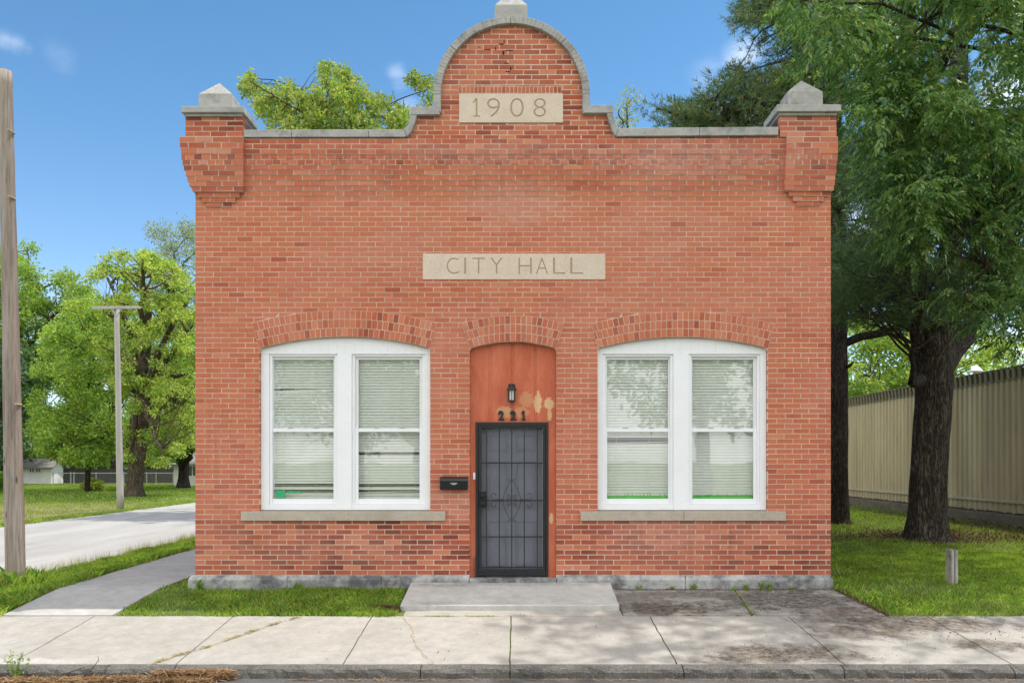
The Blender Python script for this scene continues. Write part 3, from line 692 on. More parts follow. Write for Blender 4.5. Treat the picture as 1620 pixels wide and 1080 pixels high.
for a,b in segs:
    a_,b_=math.radians(a),math.radians(b)
    mb.strip(q2(arcpts(112.3,a_,b_,14)), q2(arcpts(124,a_,b_,14)), yc0, yc1)
mb.strip([P2(697.2,178),P2(697.2,149.2)],[P2(685.5,168),P2(685.5,149.2)],yc0-0.001,yc1)
mb.strip([P2(921.8,176),P2(921.8,149.2)],[P2(933.5,165),P2(933.5,149.2)],yc0-0.001,yc1)
mb.build('arched_coping', M['limestone'], hall, bevel=0.005)
mb = MB(); y=-0.05; mb.box(X(782.5,y),X(834.5,y),y,0.36,Z(31.5,y),Z(8,y))
xa,xb=X(782.5,y),X(834.5,y); mb.pyramid(xa,xb,y,0.36,Z(8,y)-0.0005,0,((xa+xb)/2,0.155,Z(-14,0.155)))
mb.build('parapet_finial', M['limestone'], hall, bevel=0.006)

# carved stones
def char_mesh(ch, x0, x1, z0, z1, y0, y1, thin=0.0):
    if ch == '1':                                  # flag, stem and foot, cut as one outline
        w, h = x1-x0, z1-z0; t = 0.085*h if thin <= 0 else 0.20*h; c = x0+w*0.52
        pl = [(x0+w*0.05,z0),(x1,z0),(x1,z0+t*0.75),(c+t/2,z0+t*0.75),(c+t/2,z1),(c-t/2,z1),(x0,z1-h*0.20),(x0,z1-h*0.20-t*0.8),(c-t/2,z1-h*0.13-t*0.2),(c-t/2,z0+t*0.75),(x0+w*0.05,z0+t*0.75)]
        n = len(pl)
        return [(a,y0,b) for a,b in pl]+[(a,y1,b) for a,b in pl], [tuple(range(n)),tuple(range(2*n-1,n-1,-1))]+[(i,n+i,n+(i+1)%n,(i+1)%n) for i in range(n)]
    cu = bpy.data.curves.new('glyph','FONT'); cu.body = ch; cu.extrude = 0.5; cu.offset = thin; cu.resolution_u = 6
    ob = bpy.data.objects.new('glyph', cu); COL.objects.link(ob); bpy.context.view_layer.update()
    me = bpy.data.meshes.new_from_object(ob.evaluated_get(bpy.context.evaluated_depsgraph_get()))
    bpy.data.objects.remove(ob); bpy.data.curves.remove(cu)
    v = np.array([tuple(p.co) for p in me.vertices]); mn, mx = v.min(0), v.max(0)
    f = [tuple(p.vertices) for p in me.polygons]; bpy.data.meshes.remove(me)
    s = lambda k,a,b: a+(v[:,k]-mn[k])/(mx[k]-mn[k])*(b-a)
    return [(a,b,c) for a,b,c in zip(s(0,x0,x1), s(2,y1,y0), s(1,z0,z1))], f
def carved(name, rect, yf, chars, mat, thin):
    mb = MB(); l,r,t,b = rect; mb.box(X(l),X(r),yf,0.095,Z(b),Z(t))
    st = mb.build(name, mat, hall); st.data.materials.append(M['groove'])
    cb = MB()
    for ch,x0,x1,y0,y1 in chars:
        v,f = char_mesh(ch, X(x0),X(x1),Z(y1),Z(y0), yf-0.02, yf+0.006, thin); cb.add(v,f,0)
    cu = cb.build('cutter', [M['groove']])
    bm = bmesh.new(); bm.from_mesh(cu.data); bmesh.ops.remove_doubles(bm, verts=bm.verts, dist=1e-5); bmesh.ops.recalc_face_normals(bm, faces=bm.faces); bm.to_mesh(cu.data); bm.free()
    md = st.modifiers.new('carve','BOOLEAN'); md.object = cu; md.operation='DIFFERENCE'; md.solver='EXACT'; md.material_mode='TRANSFER'
    bpy.context.view_layer.update()
    me = bpy.data.meshes.new_from_object(st.evaluated_get(bpy.context.evaluated_depsgraph_get()))
    st.modifiers.clear(); st.data = me; bpy.data.objects.remove(cu)
    print('carved', name, len(me.vertices), [m.name if m else None for m in me.materials])
    return st
u = lambda x: 640+x/4.5
v_ = lambda y: 380+y/4.5
carved('name_stone',(669,957.5,401.5,442),-0.008,[(c,u(a),u(b),v_(127),v_(240)) for c,a,b in [('C',300,386),('I',426,439),('T',482,573),('Y',612,698),('H',812,905),('A',936,1021),('L',1057,1144),('L',1180,1269)]],M['sandstone'],-0.020)
v0=lambda y: y/4.5
carved('date_stone',(726.5,890.5,149.5,195),-0.022,[(c,u(a),u(b),v0(707),v0(838)) for c,a,b in [('1',488,537),('9',588,680),('0',752,848),('8',918,1006)]],M['sandstone'],-0.020)

# foundation
mb = MB()
def found(x0,x1,zb):
    yb=-0.062; zt=ZB-0.001; vs=[(x0,yb,zb),(x1,yb,zb),(x1,yb,zt-0.055),(x0,yb,zt-0.055),(x0+0.02,-0.012,zt),(x1-0.02 if x1>4 else x1,-0.012,zt),(x1,0.30,zt),(x0,0.30,zt),(x0,0.30,zb),(x1,0.30,zb)]
    mb.add(vs,[(0,1,2,3),(3,2,5,4),(4,5,6,7),(0,3,4,7,8),(1,9,6,5,2),(9,8,7,6),(8,9,1,0)])
cutx=[X(300),X(456),X(604),X(742.5)]
for a,b in zip(cutx[:-1],cutx[1:]): found(a+0.0015,b-0.0015,-0.3)
mb.box(X(743),X(880),-0.055,0.20,-0.3,Z(914))
cutx=[X(880.5),X(1083),X(1315.5)]
for a,b in zip(cutx[:-1],cutx[1:]): found(a+0.0015,b-0.0015,-0.3)
mb.build('foundation', M['foundation'], hall, bevel=0.006)

# side and rear walls, roof, interior floor
mb = MB(); YB=13.0
for (xa,xb,sx) in ((XL,XL+0.3,1),(XR-0.3,XR,1)):
    mb.box(xa,xb,0.325,YB,-0.3,5.55)
mb.box(XL+0.3,XR-0.3,YB-0.3,YB,-0.3,5.2)
mb.build('side_wall', M['side_brick'], hall)
mb = MB(); mb.box(XL+0.3,XR-0.3,0.32,YB-0.3,5.0,5.12); mb.build('roof', M['roofing'], hall)
mb = MB(); mb.box(XL+0.3,XR-0.3,0.20,YB-0.3,0.02,0.06); mb.box(XL+0.3,XR-0.3,3.6,3.7,0.06,4.99); mb.box(XL+0.3,XR-0.3,0.33,3.6,3.3,3.36); mb.build('interior_partition', M['interior'], hall)

# windows
def window(o, fr, recs, bad, decal):
    """fr: frame px (left,right,top,corner,bottom); recs: per light (recess l, r, glass l, r)"""
    l,r,t,c,b = fr; y=0.06; top=560.0
    mb = MB()
    n=20; arc=[]
    hw=o.hw-0.004
    xs=[o.xc-hw+2*hw*i/n for i in range(n+1)]
    arc=[(x,o.zc+math.sqrt((o.R-0.003)**2-(x-o.xc)**2)) for x in xs]
    zt=Z(top,y)
    mb.strip([(x,zt) for x,_ in arc], arc, y, 0.20)
    zb=Z(797,y)
    xl,xr=o.xc-hw,o.xc+hw
    mb.box(xl,X(recs[0][0],y),y+0.001,0.20,Z(b,y),zt-0.0005)
    mb.box(X(recs[1][1],y),xr,y+0.001,0.20,Z(b,y),zt-0.0005)
    mb.box(X(recs[0][1],y),X(recs[1][0],y),y-0.004,0.20,Z(b,y),zt-0.0005)
    for q in recs: mb.box(X(q[0],y)+0.0005,X(q[1],y)-0.0005,y+0.004,0.20,Z(b,y),zb)
    # stop beads
    w = mb.build('window', M['white'], hall, bevel=0.003)
    for i,(rl,rr,gl,gr) in enumerate(recs):
        def ring(xa,xb,za,zbb,ga,gb,gza,gzb,y0,y1,mat):
            m=MB(); m.box(xa,ga,y0,y1,za,zbb); m.box(gb,xb,y0,y1,za,zbb); m.box(ga+0.0005,gb-0.0005,y0+0.001,y1,gzb,zbb); m.box(ga+0.0005,gb-0.0005,y0+0.001,y1,za,gza)
            return m.build('sash', mat, w, bevel=0.003)
        yu,yl=0.115,0.092
        xa,xb=X(rl,y)+0.002,X(rr,y)-0.002
        # fixed beads around the recess
        m=MB(); bw=0.035
        m.box(xa,xa+bw,0.080,0.19,zb+0.001,zt-0.002); m.box(xb-bw,xb,0.080,0.19,zb+0.001,zt-0.002); m.box(xa+bw+.0005,xb-bw-.0005,0.081,0.19,zt-0.03,zt-0.002)
        m.build('stop_bead', M['white'], w, bevel=0.002)
        xa+=bw+0.001; xb-=bw+0.001
        ga,gb=X(gl,yu),X(gr,yu); zm0,zm1=Z(683,yl),Z(677.3,yl)
        ring(xa,xb,zm0+0.004,zt-0.031,ga,gb,zm1-0.004,Z(568.8,yu),yu,0.15,M['white_sash'])
        ring(xa,xb,zb+0.002,zm1,X(gl,yl),X(gr,yl),Z(788.5,yl),zm0,yl,yu-0.002,M['white'])
        m=MB(); m.box(ga-0.003,gb+0.003,0.130,0.134,zm1-0.01,Z(568.8,yu)+0.003); m.build('pane', M['glass'], w)
        m=MB(); m.box(ga-0.003,gb+0.003,0.100,0.104,Z(788.5,yl)-0.003,zm0+0.003); m.build('pane', M['glass'], w)
        for f in (0.3,0.72): m=MB(); xx=ga+(gb-ga)*f; m.box(xx-0.035,xx+0.035,yl-0.004,yl+0.02,zm1,zm1+0.012); m.build('sash_lock', M['galv'], w, bevel=0.003)
        # venetian blind
        m=MB(); z=Z(566,0.18); zend=Z(790,0.18); k=0; rr_=random.Random(int(gl))
        m.box(ga-0.02,gb+0.02,0.165,0.20,z-0.03,z)
        z-=0.045; til=math.radians(73); hwid=0.023
        while z>zend:
            dz0=dz1=0.0; skip=False
            f=(z-zend)/(Z(566,0.18)-zend)
            tl=til
            for (bf,kind) in bad[i]:
                if abs(f-bf)<0.010:
                    if kind=='gap': tl=math.radians(8); dz1=-0.008
                    if kind=='sag': dz0=-0.016; tl=math.radians(20)
                    if kind=='halfl': dz0=-.030; dz1=0.004
            tl+=rr_.gauss(0,0.02)
            c_,s_=math.cos(tl)*hwid,math.sin(tl)*hwid
            mid=0.004
            xa_,xb_=ga-0.012,gb+0.012
            m.add([(xa_,0.182-c_,z-s_+dz0),(xb_,0.182-c_,z-s_+dz1),(xa_,0.182-mid,z+dz0),(xb_,0.182-mid,z+dz1),(xa_,0.182+c_,z+s_+dz0),(xb_,0.182+c_,z+s_+dz1)],[(0,1,3,2),(2,3,5,4)])
            z-=0.0385+ (0.0 if tl>0.6 else 0.003)
        for f in (0.16,0.70): xx=ga+(gb-ga)*f; m.tube([(xx,0.158,Z(567,0.18)),(xx,0.158,zend)],0.0022,5)
        m.build('blind', M['blind'], w, fix=False)
        if decal and i==0:
            m=MB(); xx=X(436,0.1); m.box(xx,xx+0.13,0.098,0.0995,Z(786,0.1),Z(775,0.1))
            for a,bb in ((455,460),(461,465),(467,470),(472,477)): m.box(X(a,0.1),X(bb,0.1),0.098,0.0995,Z(780,0.1),Z(776,0.1))
            m.build('decal', M['green_decal'], w)
        if not decal:
            m=MB(); m.box(ga,gb,0.150,0.156,Z(790,0.15),Z(784,0.15))
            rr2=random.Random(int(gl)+1); xx=ga
            while xx<gb-0.02:
                m.add([(xx,0.149,Z(785,.15)),(xx+0.02,0.149,Z(785,.15)),(xx+0.01,0.149,Z(785,.15)+0.01+rr2.random()*0.05)],[(0,1,2)]); xx+=0.02+rr2.random()*0.05
            m.build('draught_strip', M['green_tape'], w)
    return w
recs1=[(425.6,533.6,431.6,527.6),(556.4,672.5,567,663.7)]
recs2=[(953.5,1065.4,960.5,1057.3),(1090,1203,1095.3,1192)]
w1=window(OW1,(410.5,678.5,533,552.6,806.5),recs1,[[(0.78,'halfl'),(0.10,'gap'),(0.06,'gap')],[(0.32,'gap'),(0.10,'gap'),(0.06,'sag')]],True)
w2=window(OW2,(945.7,1213.9,533.5,552.6,806.5),recs2,[[(0.425,'gap'),(0.41,'sag')],[(0.02,'gap')]],False)
for (w,l,r,cut) in ((w1,380.5,704.5,None),(w2,918.5,1244,1082)):
    mb=MB(); y=-0.035; ee=[l,r] if not cut else [l,cut,r]
    for a,b in zip(ee[:-1],ee[1:]): mb.box(X(a,y)+0.002,X(b,y)-0.002,y,0.16,Z(823.4,y),Z(808.5,y))
    mb.build('window_sill', M['sill_stone'], w, bevel=0.005)

# door recess
mb=MB(); y=0.085; n=16; o=OD; hw=o.hw-0.003
zd=Z(667,y)
xs=[o.xc-hw+2*hw*i/n for i in range(n+1)]
gro=[X(p,y) for p in (773,778.5,808,813,845,849)]
edges=[o.xc-hw]+gro+[o.xc+hw]
def archz(x): return o.zc+math.sqrt((o.R-0.002)**2-(x-o.xc)**2)
for i,(a,b) in enumerate(zip(edges[:-1],edges[1:])):
    gv=0.010 if i%2 else 0.0
    m_=6; ps=[(a+(b-a)*k/m_) for k in range(m_+1)]
    mb.strip([(p,zd) for p in ps],[(p,archz(p)) for p in ps],y+gv,0.20)
dl,dr=X(752.5,y),X(867.5,y)
mb.box(o.xc-hw,dl,y-0.006,0.20,Z(912,y),zd-0.0005); mb.box(dr,o.xc+hw,y-0.006,0.20,Z(912,y),zd-0.0005)
mb.box(o.xc-hw,o.xc+hw,y-0.010,y-0.0065,zd-0.004,zd+0.012)
mb.build('door_surround', M['red_panel'], hall)
# inner six panel door
mb=MB(); yd=0.165; x0,x1=X(757,yd)+0.0,X(862,yd); z0,z1=Z(909,yd),Z(671,yd)
mb.box(x0,x1,yd,yd+0.04,z0,z1)
wd=x1-x0
for (fa,fb) in ((0.14,0.44),(0.56,0.86)):
    for (ga_,gb_) in ((0.06,0.36),(0.44,0.76),(0.82,0.93)):
        xa,xb,za,zb_=x0+wd*fa,x0+wd*fb,z0+(z1-z0)*ga_,z0+(z1-z0)*gb_
        for k,(ins,yy) in enumerate(((0,0.008),(0.03,0.014))):
            if k==0:
                t_=0.016
                mb.box(xa,xb,yd-yy,yd+0.001,za,za+t_); mb.box(xa,xb,yd-yy,yd+0.001,zb_-t_,zb_); mb.box(xa,xa+t_,yd-yy,yd+0.001,za+t_,zb_-t_); mb.box(xb-t_,xb,yd-yy,yd+0.001,za+t_,zb_-t_)
            else: mb.box(xa+ins,xb-ins,yd-0.006,yd+0.001,za+ins,zb_-ins)
dr_=mb.build('door', M['door'], hall, bevel=0.002)
mb=MB(); mb.box(X(857.5,.15),X(861.5,.15),0.148,0.152,Z(905,.15),Z(673,.15)); mb.build('weather_strip', M['blind'], dr_)
# security screen door
mb=MB(); y=0.060; y1=0.092
L_,R_,T_,B_=X(752.5,y),X(867.5,y),Z(667.5,y),Z(910,y)
mb.box(L_,X(756.5,y),y,y1,B_,T_); mb.box(X(863.5,y),R_,y,y1,B_,T_); mb.box(X(756.5,y)+.0005,X(863.5,y)-.0005,y+0.001,y1,Z(672.5,y),T_)
mb.box(X(756.5,y)+.0005,X(863.5,y)-.0005,y+0.001,y1,B_,Z(905,y))
ya,yb_=0.068,0.086
l2,r2,t2,b2=X(757.2,y),X(862.8,y),Z(673,y),Z(904.4,y)
mb.box(l2,X(761.5,y),ya,yb_,b2,t2); mb.box(X(858.5,y),r2,ya,yb_,b2,t2); mb.box(X(761.5,y)+.0005,X(858.5,y)-.0005,ya+.001,yb_,Z(676,y),t2); mb.box(X(761.5,y)+.0005,X(858.5,y)-.0005,ya+.001,yb_,b2,Z(899.5,y))
scr=mb.build('security_door', M['black'], hall, bevel=0.002)
for px in (769.4,789.9,809.6,829.5,850.2): mb=MB(); xx=X(px,y); mb.box(xx-0.0065,xx+0.0065,ya+0.002,ya+0.014,b2,t2); mb.build('bar', M['black'], scr)
for py in (732,791.3,849,897.3): mb=MB(); zz=Z(py,y); mb.box(X(761.5,y),X(858.5,y),ya+0.0145,ya+0.024,zz-0.008,zz+0.008); mb.build('bar', M['black'], scr)
mb=MB(); ys_=ya-0.004
def sp(pts, r=0.0034): mb.tube([(X(a,y),ys_,Z(b,y)) for a,b in pts], r, 6)
cxp,cyp=809.6,791
for sg in (-1,1):
    sp([(cxp,757),(cxp+sg*5,766),(cxp+sg*11,777),(cxp+sg*13.5,786),(cxp+sg*13.5,796),(cxp+sg*11,805),(cxp+sg*5,816),(cxp,825)])
    for vs_ in (-1,1):
        def spiral(cx,cy,r0,turn,a0,sgn):
            return [(cx+r0*(1-0.72*i/26)*math.cos(a0+sgn*turn*i/26), cy+r0*(1-0.72*i/26)*math.sin(a0+sgn*turn*i/26)) for i in range(27)]
        sp([(cxp+sg*14,cyp+vs_*1.5),(cxp+sg*20,cyp+vs_*2)]+spiral(cxp+sg*27.5,cyp+vs_*7.6,6.2,5.6,math.atan2(-vs_*1.0,-sg*0.4),sg*vs_))
        sp(spiral(cxp+sg*5.5,cyp+vs_*6.0,4.2,5.2,math.atan2(-vs_,sg*0.5),-sg*vs_),0.0036)
        sp(spiral(cxp+sg*3.5,cyp+vs_*(34-1)+ (0),3.0,4.6,math.atan2(-vs_,-sg),sg*vs_),0.0034)
mb.build('scrollwork', M['black'], scr)
mb=MB(); mb.box(l2+0.03,r2-0.03,0.0905,0.0915,b2+0.02,t2-0.02); mb.build('screen', M['screen'], scr)
mb=MB(); mb.box(X(757.5,y),X(769,y),0.050,0.0675,Z(803,y),Z(777,y))
for py in (784,796.5): mb.tube([(X(763.5,y),0.062,Z(py,y)),(X(763.5,y),0.030,Z(py,y)),(X(763.5,y),0.020,Z(py,y))],[0.026,0.028,0.018],14)
mb.build('door_lock', M['mailbox'], scr, bevel=0.003)
for py in (690,789,888): mb=MB(); mb.tube([(X(865.5,y),0.055,Z(py-5,y)),(X(865.5,y),0.055,Z(py+5,y))],0.008,8); mb.build('hinge', M['black'], scr)
# house number: heavy numerals with feet, ball terminals
for ch,x0,x1 in (('2',788,797.6),('2',807,817),('1',825,831.5)):
    mb=MB(); vv,ff=char_mesh(ch,X(x0,.07),X(x1,.07),Z(664.6,.07),Z(649.3,.07),0.062,0.0845,0.028); mb.add(vv,ff)
    if ch=='2': 
        xx,zz=X(x0+1.8,.07),Z(653.8,.07); mb.tube([(xx,0.061,zz),(xx,0.0845,zz)],0.017,10)
    mb.build('house_number', M['black'], hall)
# bell push
mb=MB(); mb.box(X(748.4,.06),X(752,.06),0.070,0.0785,Z(758,.06),Z(747,.06)); mb.tube([(X(750.2,.06),0.0705,Z(752.5,.06)),(X(750.2,.06),0.064,Z(752.5,.06))],0.008,10)
o_=mb.build('doorbell', M['white'], None, bevel=0.002); tag(o_,'tiny white doorbell button on red door frame beside the black mailbox','doorbell')

# wall lantern
ln=tag(empty('wall_lantern',(X(809.5,0.05),0.085,Z(622,0.05))),'black carriage lantern with frosted glass on red panel above the door','lantern')
cx_,yy_=X(809.5,0.0),0.01
mb=MB(); mb.box(cx_-0.045,cx_+0.045,0.070,0.0845,Z(634),Z(606)); mb.build('back_plate', M['black'], ln, bevel=0.006)
mb=MB()
w_=0.042; zt_,zb_=Z(617,0),Z(633,0)
for sx in (-1,1):
    for sy in (-1,1): mb.box(cx_+sx*w_-0.005,cx_+sx*w_+0.005,yy_+sy*w_-0.005,yy_+sy*w_+0.005,zb_,zt_)
mb.box(cx_-0.05,cx_+0.05,yy_-0.05,yy_+0.05,zb_-0.014,zb_-0.0005)
mb.box(cx_-0.004,cx_+0.004,yy_-0.047,yy_-0.0405,zb_,zt_)
mb.tube([(cx_,0.07,Z(610)),(cx_,0.04,Z(608)),(cx_,yy_,Z(611))],0.008,8)
mb.build('cage', M['black'], ln, bevel=0.001)
mb=MB(); mb.tube([(cx_,yy_,zt_),(cx_,yy_,zt_+0.012),(cx_,yy_,zt_+0.05),(cx_,yy_,zt_+0.055),(cx_,yy_,zt_+0.075),(cx_,yy_,zt_+0.09)],[0.068,0.066,0.034,0.018,0.016,0.004],12); mb.build('lamp_hood', M['black'], ln)
mb=MB(); mb.tube([(cx_,yy_,zb_+0.002),(cx_,yy_,zt_-0.002)],0.030,12); mb.build('lamp_glass', M['lamp_glass'], ln)

# mailbox
mx=tag(empty('mailbox',(X(718,-0.05),0,Z(764,-0.05))),'glossy black wall mailbox with slanted lid left of the door','mailbox')
y=-0.10; xl,xr=X(695.5,y),X(740.5,y); zt,zb=Z(757.5,y),Z(774.5,y)
mb=MB(); prof=[(0.001-0.008,zb+0.012),(-0.03,zb),(-0.085,zb),(-0.10,zb+0.012),(-0.10,zt),(-0.008,zt+0.02)]
def xprism(mb,prof,xa,xb):
    n=len(prof); mb.add([(xa,a,b) for a,b in prof]+[(xb,a,b) for a,b in prof],[tuple(range(n)),tuple(range(2*n-1,n-1,-1))]+[(i,n+i,n+(i+1)%n,(i+1)%n) for i in range(n)])
xprism(mb,prof,xl+0.004,xr-0.004); mb.build('mailbox_body', M['mailbox'], mx, bevel=0.004)
mb=MB(); xprism(mb,[(-0.008,zt+0.035),(-0.008,zt+0.0215),(-0.102,zt+0.0015),(-0.110,zt-0.028),(-0.117,zt-0.028),(-0.112,zt+0.006),(-0.07,zt+0.026)],xl,xr); mb.build('mailbox_lid', M['mailbox'], mx, bevel=0.003)
mb=MB(); mb.box((xl+xr)/2-0.045,(xl+xr)/2+0.045,-0.1045,-0.1005,zt-0.062,zt-0.048); mb.box((xl+xr)/2-0.02,(xl+xr)/2+0.02,-0.112,-0.1005,zt-0.075,zt-0.064); mb.build('name_plate', M['galv'], mx)

# ================================================================== SITE
def W3(px,py,d): return Vector((X(px,d-D), d-D, Z(py,d-D)))

# utility pole near the kerb
d=10.75; up=tag(empty('utility_pole',(X(25,d-D),d-D,gz(0))),'tall bare weathered brown wooden pole with cracks standing in grass near the left edge','utility pole')
mb=MB(); pts=[];rad=[]
for i in range(41):
    t=i/40; py=922+(113-922)*t; px=25+(8.5-25)*t; rad.append((14.3+(9.5-14.3)*t)*d/F); pts.append(W3(px,py,d))
mb.tube(pts,rad,26,0,0.5,True,0.05); mb.build('pole_shaft', M['pole'], up, smooth=True)
for py,sx in ((211,0.10),(315,0.09),(640,0.12),(476,-0.1)):
    mb=MB(); p=W3(25-(922-py)/809*16.5,py,d); mb.tube([(p.x+sx,p.y-0.13,p.z),(p.x+sx,p.y+0.02,p.z)],0.012,8); mb.build('bolt', M['groove'], up)
# far pole with cross arm
d=27.4; fp=tag(empty('utility_pole',(X(190,d-D),d-D,-0.11)),'slim silver grey pole with a cross arm on the far lawn across the side street','utility pole')
mb=MB(); mb.tube([W3(190.5+(184.5-190.5)*i/12,806+(486-806)*i/12,d) for i in range(13)],[(5.4-1.6*i/12)*d/F for i in range(13)],12,0,0.5,True,0.04); mb.build('pole_shaft',M['pole_grey'],fp,smooth=True)
mb=MB(); a=W3(146,486.5,d-0.18); b=W3(220,485.5,d-0.18); mb.hexa([(a.x,a.y,a.z-.05),(b.x,b.y,b.z-.05),(b.x,b.y+.1,b.z-.05),(a.x,a.y+.1,a.z-.05),(a.x,a.y,a.z+.05),(b.x,b.y,b.z+.05),(b.x,b.y+.1,b.z+.05),(a.x,a.y+.1,a.z+.05)]); mb.build('cross_arm',M['pole_grey'],fp)
mb=MB()
for px in (175,193): mb=MB(); mb.tube([W3(px,487,d-0.15),W3(184.6,500,d-0.15)],0.02,6); mb.build('arm_brace',M['galv'],fp)

# broken off post on the right lawn
y=0.45; pp=tag(empty('wooden_post',(X(1501,y),y,-0.10)),'short flaking grey square post stub on the shaded lawn right of the hall','post')
mb=MB(); xl,xr=X(1500.3,y),X(1510.8,y); zt,zb=Z(868,y),-0.14
n=5; 
for i in range(n):
    a=xl+(xr-xl)*i/n; b=xl+(xr-xl)*(i+1)/n
    if i==2: a+=0.004; b-=0.004
    h=zt-(0.0,0.004,0.03,0.010,0.002)[i]; 
    mb.trap(a+0.0005,b-0.0005,zb,a+0.0005+0.004*(n/2-i)/n,b-0.0005+0.004*(n/2-i)/n,h,y-0.08+(0.014 if i==2 else 0),y+0.075)
mb.build('post_stub',M['post'],pp,bevel=0.005)

# corrugated boundary wall at the right
fw=tag(empty('metal_fence',(13.35,12,-0.1)),'long tall beige corrugated metal fence behind the pine trunks','fence')
XF=13.35; mb=MB(); ys_=[];y=1.0
prof=[(0,0),(0.10,0),(0.135,0.055),(0.215,0.055),(0.25,0)]
pts=[]
while y<46:
    for a,b in prof[:-1]: pts.append((XF-b,y+a))
    y+=0.25
ztop=4.05; zbot=0.19; vs=[];fs=[];rj=random.Random(5)
for i,(x,y) in enumerate(pts):
    vs.append((x,y,zbot+(rj.random()*0.03 if i%7 else -0.02)));vs.append((x,y,ztop))
for i in range(len(pts)-1): fs.append((2*i,2*i+2,2*i+3,2*i+1))
mb.add(vs,fs); mb.build('corrugated_panel',M['corrugated'],fw,fix=False)
mb=MB()
mb.box(XF-0.075,XF-0.058,1.0,46,3.76,3.80)
y=1.0
while y<46: mb.hexa([(XF-0.10,y,3.81),(XF-0.057,y,3.81),(XF-0.057,y+0.12,3.81),(XF-0.10,y+0.12,3.81),(XF-0.13,y,4.07),(XF-0.057,y,4.07),(XF-0.057,y+0.12,4.07),(XF-0.13,y+0.12,4.07)]); y+=0.25
mb.box(XF-0.15,XF+0.06,1.0,46,4.075,4.10)
mb.build('top_trim',M['trim_metal'],fw)
mb=MB(); mb.box(XF-0.115,XF-0.058,1.0,46,0.46,0.53); y=1.06
mb.build('rail',M['corrugated'],fw,bevel=0.008)
mb=MB(); mb.box(XF-0.13,XF+0.3,1.0,46,-0.3,0.15); mb.build('footing',M['footing'],fw,bevel=0.02)
mb=MB(); mb.box(XF+0.06,XF+0.10,1.0,46,-0.3,4.02); mb.build('backing_sheet',M['trim_metal'],fw)
# small pale vent cap rising above the fence from the shed behind
d=26.0; p=W3(1544,588,d); vc=tag(empty('vent_stack',(p.x,p.y,-0.1)),'small pale conical vent cap peeking above the beige metal fence','vent')
mb=MB(); mb.tube([(p.x,p.y,-0.1),(p.x,p.y,p.z)],0.10,12); mb.build('vent_pipe',M['galv'],vc)
mb=MB(); mb.tube([(p.x,p.y,p.z),(p.x,p.y,p.z+0.03),(p.x,p.y,p.z+0.18),(p.x,p.y,p.z+0.22)],[0.21,0.21,0.07,0.02],14); mb.build('vent_cap',M['siding'],vc)

# overhead cable through the right hand trees
mb=MB(); a=W3(1300,352,13.5); b=W3(1720,268,12.2); mb.tube([a.lerp(b,i/20)-Vector((0,0,0.35*4*(i/20)*(1-i/20)*0.4)) for i in range(21)],0.011,6)
tag(mb.build('power_cable',M['wire']),'thin black overhead cable crossing in front of the right hand trees','cable')

# white outbuildings and fences across the side street
def house(name,label,xl,xr,y0,y1,zw,zr,over,wins):
    h=tag(empty(name,((xl+xr)/2,y0,-0.11)),label,'outbuilding')
    mb=MB(); n=int((zw+0.11)/0.16)
    for i in range(n):
        za=-0.11+(zw+0.11)*i/n; zb_=-0.11+(zw+0.11)*(i+1)/n
        mb.hexa([(xl,y0-0.02,za),(xr,y0-0.02,za),(xr,y1,za),(xl,y1,za),(xl,y0,zb_),(xr,y0,zb_),(xr,y1,zb_),(xl,y1,zb_)])
    mb.add([(xr+0.001,y0,zw),(xr+0.001,y1,zw),(xr+0.001,(y0+y1)/2,zr)],[(0,1,2)]); mb.add([(xl-0.001,y0,zw),(xl-0.001,y1,zw),(xl-0.001,(y0+y1)/2,zr)],[(0,2,1)])
    mb.build('wall',M['siding'],h)
    mb=MB(); ym=(y0+y1)/2
    for s in (0,1):
        ye=y0-over if s==0 else y1+over; ze=zw-over*(zr-zw)/(ym-y0)
        mb.hexa([(xl-over,ye,ze),(xr+over,ye,ze),(xr+over,ym,zr),(xl-over,ym,zr),(xl-over,ye,ze+0.12),(xr+over,ye,ze+0.12),(xr+over,ym,zr+0.12),(xl-over,ym,zr+0.12)])
    mb.build('roof',M['shingle'],h)
    for (a,b,c_,e) in wins:
        mb=MB(); mb.box(a-0.07,b+0.07,y0-0.06,y0-0.025,c_-0.07,c_-0.001); mb.box(a-0.07,b+0.07,y0-0.06,y0-0.025,e+0.001,e+0.07); mb.box(a-0.07,a-0.001,y0-0.06,y0-0.025,c_,e); mb.box(b+0.001,b+0.07,y0-0.06,y0-0.025,c_,e); mb.box((a+b)/2-0.03,(a+b)/2+0.03,y0-0.058,y0-0.025,c_,e)
        w=mb.build('window',M['siding'],h); mb=MB(); mb.box(a,(a+b)/2-0.031,y0-0.04,y0-0.03,c_,e); mb.box((a+b)/2+0.031,b,y0-0.04,y0-0.03,c_,e); mb.build('pane',M['dark_glass'],w)
    return h
yy=50.0-D+10
def xx(px,y): return X(px,y)
y=50.0
house('outbuilding','low white clapboard outbuilding with two small dark windows behind the near pole',X(-10,y),X(81,y),y,y+1.6,Z(737,y),Z(727,y),0.35,[(X(47.5,y),X(54,y),Z(746.5,y),Z(740.5,y)),(X(58,y),X(64.5,y),Z(746.5,y),Z(740.5,y))])
y=44.0
house('outbuilding','white clapboard house corner with grey roof behind the tree beside the hall wall',X(275,y),X(460,y),y,y+7,Z(734,y),Z(715,y),0.5,[(X(298,y),X(312,y),Z(752,y),Z(738,y))])
